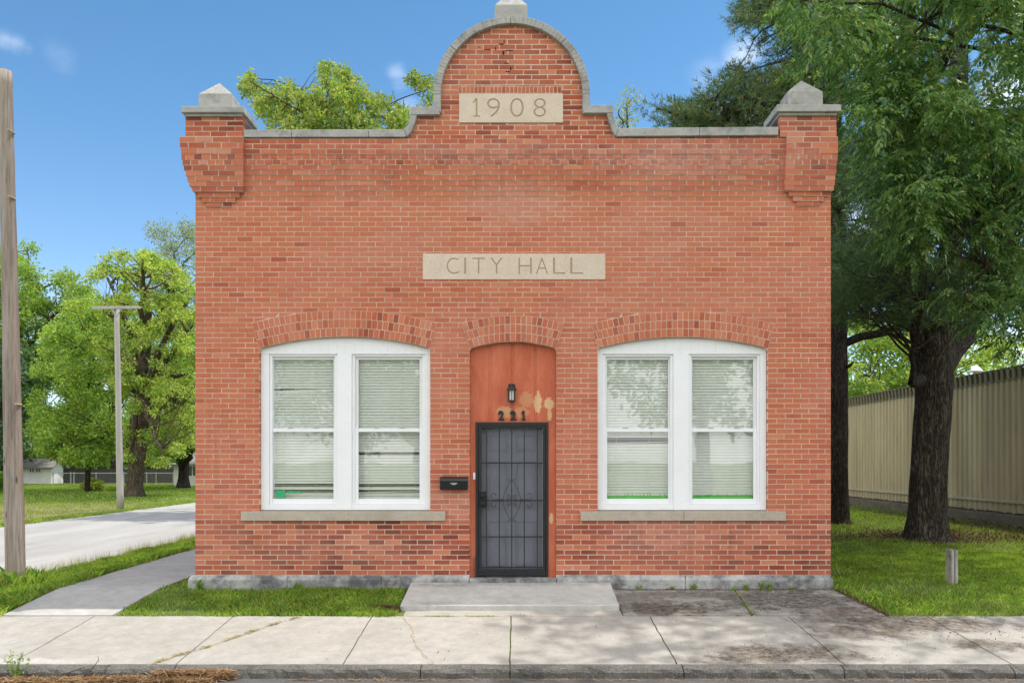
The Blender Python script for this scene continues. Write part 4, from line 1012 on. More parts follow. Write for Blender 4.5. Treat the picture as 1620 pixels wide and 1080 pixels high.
# grey board fence
y=53.0; bf=tag(empty('board_fence',(X(180,y),y,-0.11)),'grey weathered wooden board fence at the back of the far lawn','fence')
mb=MB(); x=X(82,y); rj=random.Random(8)
while x<X(275,y): mb.box(x+0.006,x+0.144,y-0.01,y+0.012,-0.11,Z(740.5+rj.random()*1.0,y)); x+=0.15
mb.build('board_panel',M['grey_boards'],bf)
mb=MB()
for z in (0.2,0.7): mb.box(X(82,y),X(275,y),y+0.0125,y+0.05,z,z+0.09)
mb.build('back_rail',M['grey_boards'],bf)
# chain link fence in front of it
y=47.0; cf=tag(empty('chain_link_fence',(X(180,y),y,-0.11)),'low galvanised chain link fence in front of the grey board fence','fence')
mb=MB(); mb.tube([(X(83,y),y,Z(748,y)),(X(276,y),y,Z(748,y))],0.028,6); mb.build('top_rail',M['galv'],cf)
for px in (84,112,117,152,196,232,247,274):
    mb=MB(); mb.tube([(X(px,y),y,-0.11),(X(px,y),y,Z(746.5,y))],0.035,6); mb.build('post',M['galv'],cf)
mb=MB(); x=X(83,y); zt=Z(748,y)
hh=zt+0.08
while x<X(276,y):
    for sg in (0,1):
        xa,xb=(x,x+hh) if sg else (x+hh,x)
        mb.add([(xa-0.003,y+0.001*sg,-0.08),(xa+0.003,y+0.001*sg,-0.08),(xb+0.003,y+0.001*sg,zt),(xb-0.003,y+0.001*sg,zt)],[(0,1,2,3)])
    x+=0.16
mb.build('wire_mesh',M['galv'],cf,fix=False)

# ------------------------------------------------------------------ trees
def norm(a): return a/np.maximum(np.linalg.norm(a,axis=-1,keepdims=True),1e-9)
def in_poly(px,py,poly):
    c=np.zeros(len(px),bool); n=len(poly)
    for i in range(n):
        x1,y1=poly[i]; x2,y2=poly[(i+1)%n]
        if y1==y2: continue
        k=((y1>py)!=(y2>py))&(px<(x2-x1)*(py-y1)/(y2-y1)+x1); c^=k
    return c
def poly_points(poly,n,d0,sp,rng,lump=0.0,lscale=0.02):
    """n crown points whose outline, seen from the street, follows the polygon; depth spread sp metres about d0"""
    poly=[tuple(p) for p in poly]; xs=[p[0] for p in poly]; ys=[p[1] for p in poly]; out=[]
    while len(out)<n:
        px=rng.uniform(min(xs),max(xs),n*3); py=rng.uniform(min(ys),max(ys),n*3); k=in_poly(px,py,poly)
        for a,b in zip(px[k],py[k]):
            if lump and mnoise.noise(Vector((a*lscale,b*lscale,d0)))<lump-0.5: continue
            out.append((a,b))
            if len(out)>=n: break
    pts=[]
    for a,b in out: pts.append(W3(a,b,d0+float(np.clip(rng.normal(),-1.8,1.8))*sp))
    return np.array([tuple(p) for p in pts])
def leaves_simple(P, n, cr, L, rng, flat=0.7, droop=0.3, wr=0.55):
    """n rhombic leaves round each clump centre"""
    C=np.repeat(P,n,axis=0); N=len(C)
    off=rng.normal(size=(N,3)); off=norm(off)*(rng.random((N,1))**0.45)*cr*rng.uniform(0.6,1.25,(N,1)); off[:,2]*=flat
    p=C+off
    a=norm(rng.normal(size=(N,3))*0.8+norm(off)*0.7+np.array([0,0,-droop])); nrm=norm(rng.normal(size=(N,3))*0.75+np.array([0,0,0.9]))
    b=norm(np.cross(a,nrm)); l=(L*rng.uniform(0.6,1.3,(N,1))); w=l*wr
    mid=p+a*l*0.45+np.cross(b,a)*l*0.06
    V=np.stack([p,mid+b*w*0.5,p+a*l,mid-b*w*0.5],axis=1)
    return V.reshape(-1,3)
def leaves_pinnate(P, n, cr, L, rng, pairs=5):
    C=np.repeat(P,n,axis=0); N=len(C); off=rng.normal(size=(N,3)); off=norm(off)*(rng.random((N,1))**0.5)*cr; off[:,2]*=0.6; p=C+off
    a=rng.normal(size=(N,3)); a[:,2]=a[:,2]*0.3-0.15; a=norm(a+norm(off)*0.5)
    up=np.array([0,0,1.0]); b=norm(np.cross(a,up)+rng.normal(size=(N,3))*0.15); l=L*rng.uniform(0.75,1.25,(N,1)); out=[]
    for k in range(pairs+1):
        t=0.25+0.75*k/pairs; q=p+a*l*t+np.array([0,0,-1])*l*0.45*t*t
        dirs=[norm(a*0.6+b*0.85+np.array([0,0,-0.55])),norm(a*0.6-b*0.85+np.array([0,0,-0.55]))] if k<pairs else [norm(a+np.array([0,0,-0.9]))]
        for dd in dirs:
            dd=norm(dd+rng.normal(size=(N,3))*0.18); fl=l*0.31*rng.uniform(0.8,1.15,(N,1)); w=norm(np.cross(dd,np.cross(a,b)+rng.normal(size=(N,3))*0.25))*fl*0.20
            m=q+dd*fl*0.5+np.array([0,0,0.06])*fl
            out.append(np.stack([q,m+w,q+dd*fl+np.array([0,0,-0.12])*fl,m-w],axis=1))
    return np.concatenate(out,axis=0).reshape(-1,3)
def needles(P, n, cr, L, rng, k=12, wd=0.006):
    C=np.repeat(P,n,axis=0); N=len(C); off=norm(rng.normal(size=(N,3)))*(rng.random((N,1))**0.5)*cr; off[:,2]*=0.45; p=C+off
    ax=norm(norm(off)*np.array([1,1,0.3])+np.array([0,0,0.35])+rng.normal(size=(N,3))*0.35); out=[]
    for i in range(k):
        dd=norm(ax*0.75+rng.normal(size=(N,3))*0.62); l=L*rng.uniform(0.7,1.2,(N,1)); s=norm(np.cross(dd,rng.normal(size=(N,3))))*wd
        q=p+ax*rng.uniform(-0.10,0.06,(N,1))
        out.append(np.stack([q-s,q+s,q+dd*l],axis=1))
    return np.concatenate(out,axis=0).reshape(-1,3)

def tree(name,label,trunk,d,clumps,rng,bark,leafsets,nl=9,group=None,seg=16,wob=0.10,twig=0.012,limb_r=0.42,cat='tree',extra=()):
    """trunk: (px,py,half width px) bottom to top at depth d; clumps: crown points; leafsets: (verts,k,material)"""
    base=W3(trunk[0][0],trunk[0][1],d); root=tag(empty(name,(base.x,base.y,-0.12)),label,cat,group)
    T=[W3(a,b,d) for a,b,_ in trunk]; R=[c*d/F for _,_,c in trunk]
    # resample the trunk smoothly
    def sample(T,R,n):
        out=[];rr=[]
        for i in range(n+1):
            u_=i/n*(len(T)-1); k=min(int(u_),len(T)-2); f=u_-k
            out.append(T[k].lerp(T[k+1],f)); rr.append(R[k]*(1-f)+R[k+1]*f)
        return out,rr
    ts,rs=sample(T,R,max(12,len(T)*7))
    ts[0]=ts[0]-Vector((0,0,0.15))
    mb=MB(); mb.tube(ts,rs,seg,0,0.5,True,wob)
    for ex in extra:
        et,er=sample([W3(a,b,d+dd) for a,b,_,dd in ex],[c*d/F for _,_,c,_ in ex],18); mb.tube(et,er,max(8,seg//2),0,0.5,True,wob); ts=ts+et; rs=rs+er
    P=np.asarray(clumps)
    # limb targets by farthest point sampling
    idx=[int(rng.integers(len(P)))]; dist=np.linalg.norm(P-P[idx[0]],axis=1)
    while len(idx)<min(nl,len(P)): j=int(dist.argmax()); idx.append(j); dist=np.minimum(dist,np.linalg.norm(P-P[j],axis=1))
    nodes=[];nrad=[]
    tz=np.array([t.z for t in ts])
    for j in idx:
        tgt=Vector(P[j]); 
        want=tgt.z-0.55*math.hypot(tgt.x-ts[-1].x,tgt.y-ts[-1].y)
        k=int(np.argmin(np.abs(tz-max(want,tz[len(tz)//3]))+0.15*np.array([math.hypot(t.x-tgt.x,t.y-tgt.y) for t in ts]))); s=ts[k]; r0=min(rs[k]*limb_r*1.6,rs[k]*0.8)
        mid=s.lerp(tgt,0.45)+Vector((rng.normal()*0.25,rng.normal()*0.25,0.18*(tgt-s).length*0.6)); ln=(tgt-s).length
        pts=[];rr=[];nn=10
        for i in range(nn+1):
            f=i/nn; p=s*(1-f)**2+mid*2*f*(1-f)+tgt*f*f
            p=p+Vector((mnoise.noise(p*0.9),mnoise.noise(p*0.9+Vector((7,0,0))),mnoise.noise(p*0.9+Vector((0,7,0)))))*0.12*ln*f*(1-f)*2
            pts.append(p); rr.append(max(twig*1.5,r0*(1-f)**0.8*0.9+twig*1.5))
        mb.tube(pts,rr,7); nodes+=pts[2:]; nrad+=rr[2:]
    NP=np.array([tuple(p) for p in nodes])
    for q in P:
        dd=np.linalg.norm(NP-q,axis=1)+np.maximum(0,NP[:,2]-q[2])*0.8; k=int(dd.argmin()); s=nodes[k]; t=Vector(q); ln=(t-s).length
        if ln<0.15: continue
        mid=s.lerp(t,0.5)+Vector((rng.normal(),rng.normal(),abs(rng.normal())))*0.10*ln; r0=min(nrad[k]*0.6,twig*(1+ln*1.2))
        mb.tube([s,s.lerp(mid,0.5)+Vector((rng.normal(),rng.normal(),rng.normal()))*0.03*ln,mid,mid.lerp(t,0.5)+Vector((rng.normal(),rng.normal(),rng.normal()))*0.04*ln,t],[r0,r0*.85,r0*.7,r0*.5,r0*.3],5,cap=False)
    mb.build('trunk',M[bark],root,smooth=True,fix=False)
    for V,k,m in leafsets: np_mesh('crown',V,k,M[m],root)
    return root
rg=np.random.default_rng
def two(V,k,m1,m2,frac,rng):
    n=len(V)//k; A=V.reshape(n,k,3); s=rng.random(n)<frac
    return [(A[~s].reshape(-1,3),k,m1),(A[s].reshape(-1,3),k,m2)]

# -- park trees across the side street
r=rg(1); d=60
P=np.concatenate([poly_points([(-40,430),(0,382),(45,390),(70,415),(90,412),(125,440),(140,470),(150,560),(60,640),(-40,650)],170,d,2.8,r,0.35,0.03)])
tree('leafy_tree','tall bright green tree with airy crown at the left edge behind the near pole',[(-4,752,12),(0,690,10),(15,600,7.5),(35,500,4.5),(45,420,1.8)],d,P,r,'bark',[(leaves_simple(P,220,0.95,0.25,r),4,'leaf_fresh')],11)
r=rg(2); d=57
P=poly_points([(-40,520),(40,560),(60,600),(58,690),(30,725),(-40,735)],70,d,2.2,r)
tree('dark_tree','dark green dense tree low behind the near pole',[(8,760,6),(8,700,5),(5,600,3)],d,P,r,'bark_dark',[(leaves_simple(P,150,1.1,0.34,r),4,'needle')],7)
r=rg(3); d=44
P=np.concatenate([poly_points([(45,620),(70,540),(110,480),(150,470),(185,520),(200,620),(195,690),(150,735),(100,720),(55,712)],290,d,2.4,r,0.38,0.045),poly_points([(60,660),(190,650),(185,722),(140,738),(70,722)],90,d,2.4,r)])
tree('bushy_tree','low spreading green tree with slim dark trunk left of the far pole',[(138,776,4.6),(139,745,4.0),(140,690,3.4),(135,600,2.2),(130,520,1.2)],d,P,r,'bark_dark',two(leaves_simple(P,150,0.52,0.17,r),4,'leaf_mid','leaf_yellow',0.40,r),11)
r=rg(4); d=38
P=np.concatenate([poly_points([(140,430),(160,408),(195,398),(240,402),(270,418),(306,440),(318,520),(318,640),(300,690),(270,640),(215,620),(170,600),(150,520),(165,470)],380,d,2.3,r,0.42,0.045),poly_points([(180,600),(320,590),(320,690),(260,735),(185,725)],150,d,2.2,r,0.3,0.045)])
tree('spreading_tree','gnarled tree with thick leaning trunk and open yellow green crown right of the far pole',[(212,785,19),(212,770,13),(216,735,11.5),(224,680,10.5),(222,610,9.5),(232,540,7),(236,480,4.5),(215,430,2.5)],d,P,r,'bark_pale',two(leaves_simple(P,85,0.36,0.145,r),4,'leaf_yellow','leaf_mid',0.30,r),14,wob=0.16,limb_r=0.5,
     extra=[[(226,640,6.5,0),(250,560,5,-0.5),(280,500,3.6,-0.8),(302,470,2.2,-1)],[(222,600,6,0),(205,520,4,0.6),(180,460,2.6,1.0),(165,430,1.6,1.2)]])
r=rg(5); d=50
P=poly_points([(225,610),(260,570),(330,560),(345,700),(300,722),(240,722)],95,d,2.5,r)
tree('shade_tree','dark trunked tree close to the hall wall shading the white house corner',[(290,769,11),(290,755,8),(292,720,7.2),(296,650,6),(300,600,3)],d,P,r,'bark_dark',two(leaves_simple(P,190,0.9,0.22,r),4,'leaf_mid','leaf_yellow',0.2,r),9)
r=rg(6); d=82
P=poly_points([(225,400),(238,365),(265,346),(290,352),(330,375),(345,470),(300,560),(240,520)],110,d,2.4,r,0.40,0.05)
tree('grey_green_tree','tall feathery grey green tree rising above the yellow green crown beside the hall',[(285,745,6),(285,640,5),(282,500,3),(275,400,1.2)],d,P,r,'bark',[(leaves_simple(P,130,1.1,0.28,r,0.9,0.3,0.4),4,'leaf_grey')],10)
r=rg(16); d=66
P=poly_points([(105,470),(150,455),(200,470),(260,520),(330,560),(330,715),(110,715),(95,600)],150,d,2.2,r,0.15,0.03)
tree('leafy_tree','soft mid green tree filling the gap behind the slim trunk and the far pole',[(180,756,6),(180,700,5),(182,600,3.5),(185,500,1.5)],d,P,r,'bark',two(leaves_simple(P,150,1.0,0.27,r),4,'leaf_fresh','leaf_yellow',0.25,r),10)
# clipped shrubs on the far lawn
def shrub(name,label,px,py,w,h,d,mat,seed,n=60):
    r=rg(seed); b=W3(px,py,d); root=tag(empty(name,(b.x,b.y,-0.11)),label,'shrub'); W_=w*d/F/2; H_=h*d/F
    u_=norm(r.normal(size=(n,3)))*(r.random((n,1))**0.33); P=np.array([b.x,b.y,-0.05+H_*0.45])+u_*np.array([W_,W_,H_*0.5])
    np_mesh('foliage',leaves_simple(P,60,0.22,0.12,r),4,M[mat],root)
    mb=MB()
    for i in range(5): q=P[i]; mb.tube([(b.x,b.y,-0.15),((b.x+q[0])/2,(b.y+q[1])/2,q[2]*0.6),tuple(q)],[0.03,0.02,0.008],5)
    mb.build('stem',M['bark_dark'],root)
shrub('round_shrub','small rounded bright yellow green shrub on the lawn behind the slim trunk',147,763,30,17,45.5,'leaf_yellow',21)
shrub('round_shrub','dark green rounded bush at the left edge beside the near pole',-2,772,26,33,43,'leaf_mid',22)
# -- far woods
def wood(name,label,bands,seed,mat):
    r=rg(seed); Ps=[]
    for (x0,x1,y0,y1,d,n) in bands:
        yy_=r.uniform(0,1,n); px=r.uniform(x0,x1,n); top=np.array([y0+22*mnoise.noise(Vector((p*0.018,d,0)))+8*mnoise.noise(Vector((p*0.06,d,3))) for p in px]); py=top+(y1-top)*yy_
        Ps.append(np.array([tuple(W3(a,b,d+r.normal()*3)) for a,b in zip(px,py)]))
    P=np.concatenate(Ps); tag(np_mesh(name,leaves_simple(P,60,1.9,0.75,r),4,M[mat]),label,'trees',kind='stuff')
wood('distant_woodland','distant band of green trees along the horizon beyond the lawn fences',[(-250,420,655,736,100,520),(420,1200,640,736,110,300),(1200,2100,600,736,85,650)],31,'leaf_fresh')
# -- trees behind the hall
r=rg(7); d=26
P=np.concatenate([poly_points([(374,132),(395,118),(412,145),(440,150),(447,120),(470,150),(503,150),(510,96),(528,100),(545,112),(556,104),(566,140),(590,152),(625,160),(645,175),(650,240),(420,250),(425,200),(395,152)],330,d,1.1,r,0.44,0.075),
                  poly_points([(650,118),(686,114),(700,150),(690,178),(650,160)],12,d,0.5,r),poly_points([(400,235),(690,225),(720,420),(640,470),(430,470),(380,350)],120,d,1.8,r)])
tree('maple_tree','bright lime green maple top showing above the left parapet of the hall',[(545,765,11),(545,600,9),(548,450,7),(545,300,4.5),(540,200,2)],d,P,r,'bark',two(leaves_simple(P,70,0.24,0.13,r,1.1),4,'leaf_bright','leaf_mid',0.35,r),14,twig=0.008,limb_r=0.22)
r=rg(8); d=34
P=np.concatenate([poly_points([(975,195),(985,130),(995,122),(1008,150),(1003,200),(985,230),(965,230)],26,d,0.6,r),poly_points([(960,230),(1060,205),(1080,330),(960,340)],30,d,1.2,r)])
tree('wispy_tree','sparse pale wispy treetop above the right parapet next to the arched gable',[(1000,765,6),(1000,500,4.5),(995,300,2.6),(992,170,1.0)],d,P,r,'bark',[(leaves_simple(P,28,0.5,0.13,r),4,'leaf_grey')],8,twig=0.008)
r=rg(9); d=46
P=np.concatenate([poly_points([(1320,520),(1345,480),(1420,490),(1500,500),(1560,515),(1600,540),(1616,580),(1640,640),(1330,660)],170,d,2.2,r,0.3,0.03)])
tree('leafy_tree','fresh green tree showing beyond the beige metal fence between the pine trunks',[(1480,745,9),(1480,660,7),(1470,560,3)],d,P,r,'bark',two(leaves_simple(P,120,0.8,0.26,r),4,'leaf_fresh','leaf_yellow',0.25,r),10)

# -- two old pines beside the hall
r=rg(10); d=16.8
Pp=np.concatenate([poly_points([(1320,240),(1420,160),(1560,150),(1680,240),(1660,430),(1560,500),(1440,505),(1345,480),(1318,400)],230,d,1.9,r,0.2,0.012),
                   poly_points([(1300,-60),(1400,-160),(1560,-160),(1650,-40),(1650,200),(1420,200),(1320,120)],110,d,1.7,r,0.3,0.012),
                   poly_points([(1318,380),(1450,420),(1560,430),(1520,520),(1420,515),(1330,500)],110,d-0.5,1.3,r)])
tree('pine_tree','nearest old pine with thick forked furrowed trunk on the lawn right of the hall',[(1468,862,44),(1467,846,34),(1466,815,28),(1470,740,26.5),(1473,680,26),(1478,600,27),(1478,548,30),(1478,510,29)],d,Pp,r,'bark_pine',
     two(needles(Pp,26,0.55,0.17,r,11,0.0065),3,'needle','needle_tip',0.10,r),16,seg=40,wob=0.10,twig=0.016,limb_r=0.35,
     extra=[[(1464,545,20,0),(1452,490,18,0),(1446,400,17,0.1),(1440,250,16,0.2),(1436,60,12,0.2),(1440,-140,5,0.2)],[(1492,545,20,0),(1500,485,19,0),(1504,400,17,-0.1),(1512,250,17,-.2),(1518,60,12,-.3),(1520,-100,6,-.3)],
            [(1455,600,10,-0.5),(1447,606,7,-0.9),(1440,606,4,-1.1)]])
r=rg(11); d=21.4
Pp2=np.concatenate([poly_points([(1180,-150),(1320,-220),(1420,-160),(1420,120),(1330,200),(1260,160),(1195,110),(1168,40)],230,d,1.9,r,0.25,0.015),
                    poly_points([(1135,125),(1200,95),(1300,130),(1360,220),(1300,330),(1220,260),(1150,200)],150,d,1.8,r,0.2,0.015),
                    poly_points([(1038,172),(1075,160),(1100,150),(1140,150),(1180,200),(1140,225),(1080,205)],40,d,0.7,r),
                    poly_points([(1280,260),(1420,260),(1440,440),(1380,500),(1316,470)],130,d,1.6,r,0.2,0.012)])
tree('pine_tree','farther pine with straight dark trunk hard against the right edge of the hall',[(1325,832,25),(1324,822,20),(1323,780,17.5),(1323,650,17),(1323,500,16),(1322,300,13),(1318,100,9),(1310,-120,4)],d,Pp2,r,'bark_dark',
     two(needles(Pp2,34,0.58,0.18,r,10,0.0085),3,'needle','needle_tip',0.34,r),18,seg=24,wob=0.10,twig=0.018,limb_r=0.35,extra=[[(1326,548,7,0),(1360,533,6.5,0),(1400,526,6,-.2),(1430,512,4.5,-.5),(1452,488,3,-1)],[(1330,585,3,0),(1345,578,2.5,-.3),(1350,572,1.2,-.4)]])
# -- ash whose boughs hang in from the right
r=rg(12); d=12.0
PA=np.concatenate([poly_points([(1245,-60),(1255,30),(1262,95),(1310,100),(1372,150),(1378,250),(1385,280),(1430,330),(1500,330),(1640,330),(1700,200),(1700,-60),(1300,-60)],120,d,1.0,r,0.25,0.012),
                   poly_points([(1378,150),(1385,280),(1412,350),(1430,395),(1455,420),(1500,415),(1560,400),(1640,380),(1640,180)],70,d-0.3,0.8,r,0.2,0.012),
                   poly_points([(1500,420),(1640,360),(1680,520),(1600,545),(1545,535),(1520,480)],26,d,0.6,r,0.1,0.02),
                   poly_points([(1330,-300),(1500,-220),(1850,-250),(2000,-700),(1500,-760),(1300,-560)],48,d-1.0,1.0,r,0.40,0.006),
                   poly_points([(1640,-100),(2200,-300),(2400,100),(2300,380),(1900,450),(1700,420),(1640,300)],60,d,1.6,r)])
tree('ash_tree','ash tree boughs with drooping feathery leaves hanging in front of the pines at upper right',[(2010,880,42),(2008,840,33),(2000,700,29),(1985,500,27),(1960,300,22),(1930,100,16),(1900,-80,12),(1850,-350,6)],d,PA,r,'bark',
     [(leaves_pinnate(PA,27,0.40,0.27,r,6),4,'leaf_ash')],20,seg=24,twig=0.008,limb_r=0.35,
     extra=[[(1975,420,12,0),(1850,330,9,-.2),(1700,290,6,-.3),(1560,300,4,-.3),(1450,340,2.4,-.3),(1390,370,1.4,-.3)],[(1960,260,9,0),(1800,150,6,.3),(1620,90,3.8,.3),(1450,60,2.2,.2),(1300,40,1.5,0.1)],
            [(1985,520,9,0),(1850,480,6,-.1),(1700,470,3.5,-.1),(1590,500,1.8,-.1)]])
# -- trees and a house on the opposite side of the street (seen in the window glass)
def back_tree(loc,seed,h,rx,mat,label):
    r=rg(seed); root=tag(empty('street_tree',loc),label,'tree','trees across the street reflected in the windows')
    n=110; u_=norm(r.normal(size=(n,3)))*(r.random((n,1))**0.35); P=np.array(loc)+np.array([0,0,h*0.62])+u_*np.array([rx,rx,h*0.36])
    np_mesh('crown',leaves_simple(P,80,1.0,0.36,r),4,M[mat],root); mb=MB(); L=Vector(loc); mb.tube([L-Vector((0,0,.2)),L+Vector((0,0,h*0.3)),L+Vector((.2,0,h*0.7))],[.35,.28,.1],10)
    for i in range(8): q=Vector(P[i]); mb.tube([L+Vector((0,0,h*0.32)),(L+Vector((0,0,h*.45))).lerp(q,.5),q],[.14,.09,.03],6)
    mb.build('trunk',M['bark'],root,smooth=True)
for loc,sd_,h,rx,mt in [((-7.5,-27,-.6),41,11,4.2,'leaf_fresh'),((8.5,-25,-.6),42,13,4.8,'leaf_mid'),((18,-30,-.6),43,12,5,'leaf_fresh')]: back_tree(loc,sd_,h,rx,mt,'leafy tree across the street reflected in the hall windows')
hb=house('white_house','white gabled house across the street reflected in the left window',-6,3.5,-44,-36,3.0,5.6,0.4,[]); 

# ------------------------------------------------------------------ grass, litter and weeds
def nz2(x,y,f=1.0,o=0.0):
    return np.sin(x*3.1*f+o)*0.5+np.sin(x*7.7*f+y*5.3*f+1.3+o)*0.3+np.sin(y*9.1*f-x*2.7*f+o*2)*0.3+np.sin(x*17*f+y*13*f+o)*0.15
def gzv(y): return -0.11+0.1*np.clip(y,YC,0)
def blades(name,label,cat,n,bbox,region,h,w,mat,rng,lean=0.45,k=3,dens=None,zoff=-0.004):
    x=rng.uniform(bbox[0],bbox[1],n); y=rng.uniform(bbox[2],bbox[3],n); m=region(x,y)
    if dens is not None: m&=rng.random(n)<dens(x,y)
    x,y=x[m],y[m]; N=len(x); p=np.stack([x,y,gzv(y)+zoff],1)
    hh=(h*rng.uniform(0.5,1.35,N)*(1+0.35*nz2(x,y,0.6)))[:,None]; th=rng.uniform(0,2*PI,N); dx=np.stack([np.cos(th),np.sin(th),np.zeros(N)],1); la=rng.uniform(0.1,1,N)[:,None]*lean
    ph=rng.uniform(0,2*PI,N); ld=np.stack([np.cos(ph),np.sin(ph),np.zeros(N)],1)
    ww=(w*rng.uniform(0.7,1.3,N))[:,None]
    a=p-dx*ww*0.5; b=p+dx*ww*0.5; up=np.array([0,0,1.0])
    mid=p+up*hh*0.6+ld*hh*la*0.35; tip=p+up*hh*(1-0.25*la)+ld*hh*la
    if k==3: V=np.stack([a,b,tip],1)
    else: V=np.stack([a,b,mid+dx*ww*0.38,tip],1)
    o=np_mesh(name,V.reshape(-1,3),k,M[mat]); return tag(o,label,cat,kind='stuff')
r=rg(51)
regL=lambda x,y:(x>walk_r(0)+0.01+0.05*nz2(x,y,1.2))&(x<-1.40+0.05*nz2(y,x,1.5))&(y>YR-0.02+0.035*nz2(x,y,0.9,2))&(y<-0.055)
blades('lawn_grass','short green grass patch between the footpath and the doorstep','grass',26000,(-4.8,-1.3,-1.33,-0.05),regL,0.058,0.0055,'grass',r,0.75,4,lambda x,y:np.clip(0.75+0.75*nz2(x,y,0.55,5),0.10,1))
def vl(y): return np.where(y>-1.2,-5.97-0.028*(y+1.2),-5.97)
regV=lambda x,y:(x<vl(y)+0.0+0.05*nz2(y,x,1.0))&(x>-6.98+0.06*nz2(y,x,0.7,3))&(y>YR-0.02+0.03*nz2(x,y,1))
blades('verge_grass','bright green grass verge between the footpath and the side street','grass',60000,(-7.1,-5.9,-1.3,6),regV,0.080,0.006,'grass',r,0.75,4,lambda x,y:np.clip(0.8+0.7*nz2(x,y,0.5,2),0.15,1))
blades('verge_grass','bright green grass verge continuing along the side street behind the pole','grass',26000,(-7.1,-6.0,6,22),regV,0.085,0.011,'grass',r,0.5)
regS=lambda x,y:(x<-6.72+0.10*nz2(y,x,0.5))&(x>-7.12+0.05*nz2(y,x,0.8))&(y>-0.4)
blades('seeding_grass','pale seeding grass stems along the edge of the side street','grass',9000,(-7.25,-6.5,-0.4,15),regS,0.19,0.005,'grass_pale',r,0.5)
regP=lambda x,y:((x+6.75)**2+(y-0.33)**2<0.36**2)
blades('grass_tuft','taller grass tuft round the foot of the near pole','grass',900,(-7.2,-6.3,-0.1,0.8),regP,0.20,0.008,'grass',r,0.7,4)
def bare(x,y): return 1-0.93*np.exp(-(((x-9.2)/2.0)**2+((y-7.3)/1.3)**2)**1.5)-0.0
regR=lambda x,y:(x>np.where(y<-0.06,4.20+0.10*np.clip((-y),0,1.3)+0.03*nz2(y,x,1.4),4.17))&(x<13.1)&(y>YR-0.01+0.03*nz2(x,y,0.9,4))
blades('lawn_grass','shaded green grass beside the right wall of the hall','grass',95000,(4.1,9.5,-1.3,4.2),regR,0.065,0.006,'grass',r,0.75,4,lambda x,y:np.clip(0.75+0.7*nz2(x,y,0.4,5),0.12,1))
blades('lawn_grass','shaded green grass under the pines in front of the metal fence','grass',90000,(4.1,13.1,4.2,20),regR,0.075,0.012,'grass',r,0.55,3,lambda x,y:np.clip(bare(x,y)-0.75*(x>11.6),0,1)*0.9)
blades('lawn_grass','shaded green grass at the far right of the lawn','grass',40000,(9.5,13.1,-1.3,4.2),regR,0.065,0.009,'grass',r,0.6)
blades('far_lawn','mown grass coloured pale as sunlit on the far side of the side street','grass',60000,(-24,-13.05,8,23),lambda x,y:x<-13.1+0.12*nz2(y,x,0.4),0.06,0.022,'grass_pale',r,0.6,3,lambda x,y:0.55+0.3*nz2(x,y,0.12))  # sun is in the pale blade colour; shaded lawn beyond gets the green
blades('far_lawn','green mown grass beneath the park trees','grass',70000,(-48,-13.05,20,48),lambda x,y:x<-13.1+0.12*nz2(y,x,0.4),0.08,0.04,'grass',r,0.6,3)
blades('far_lawn','green grass fringe along the far edge of the side street','grass',14000,(-13.6,-12.95,8,60),lambda x,y:x<-13.02+0.10*nz2(y,x,0.8),0.10,0.02,'grass',r,0.6,3)
# weeds against the foundation and in the joints
def weed(name,label,x,y,z,h,n,seed,mat='leaf_mid',lf=0.05,spread=0.5):
    r=rg(seed); root=tag(empty(name,(x,y,z)),label,'weed'); mb=MB(); L=[]
    for i in range(n):
        a=r.uniform(0,2*PI); sp_=r.uniform(0.1,spread); hh=h*r.uniform(0.5,1.1); tip=Vector((x+math.cos(a)*sp_*h,y+math.sin(a)*sp_*h*0.7,z+hh)); b=Vector((x,y,z-0.02))
        mid=b.lerp(tip,0.5)+Vector((0,0,0.08*h)); mb.tube([b,mid,tip],[0.003,0.0025,0.0012],5)
        for j in range(max(4,int(hh/0.022))):
            f=r.uniform(0.2,1); q=b*(1-f)**2+mid*2*f*(1-f)+tip*f*f; L.append(tuple(q))
    mb.build('stem',M['leaf_mid'],root,fix=False); np_mesh('foliage',leaves_simple(np.array(L),2,0.018,lf,r,1,0.0,0.42),4,M[mat],root)
zs=-0.48
weed('weed_plant','small leafy weed sprouting from the gutter at the left end of the kerb',X(24,YC-0.06),YC-0.06,zs,0.26,7,61,'leaf_fresh',0.035,0.55)
for i,(px,h,lab) in enumerate([(1097,0.10,'thin weed with pale straw blades at the foundation right of the doorstep'),(1180,0.07,'small green weed tuft against the foundation right of the centre joint'),(1205,0.09,'clumped green weed against the foundation under the right window sill end'),(1217,0.09,'rightmost green weed clump against the hall foundation')]):
    weed('weed_tuft',lab,X(px,-0.09),-0.09,-0.10,h,9,70+i,'grass',0.03,0.7)
for i,(px,h,lab) in enumerate([(318,0.13,'dark weed clump against the foundation at the left corner of the hall'),(470,0.09,'broadleaf weed against the foundation under the left window')]):
    weed('weed_tuft',lab,X(px,-0.10),-0.10,-0.105,h,10,80+i,'leaf_mid',0.05,0.9)
weed('weed_tuft','tiny weed in the joint of the dark concrete pad near its rear edge',2.84,-0.14,-0.10,0.05,8,90,'grass',0.02,1.2)
weed('weed_tuft','tiny weed where the pad joint meets the pavement',2.77,-1.19,-0.215,0.05,10,91,'grass',0.02,1.6)
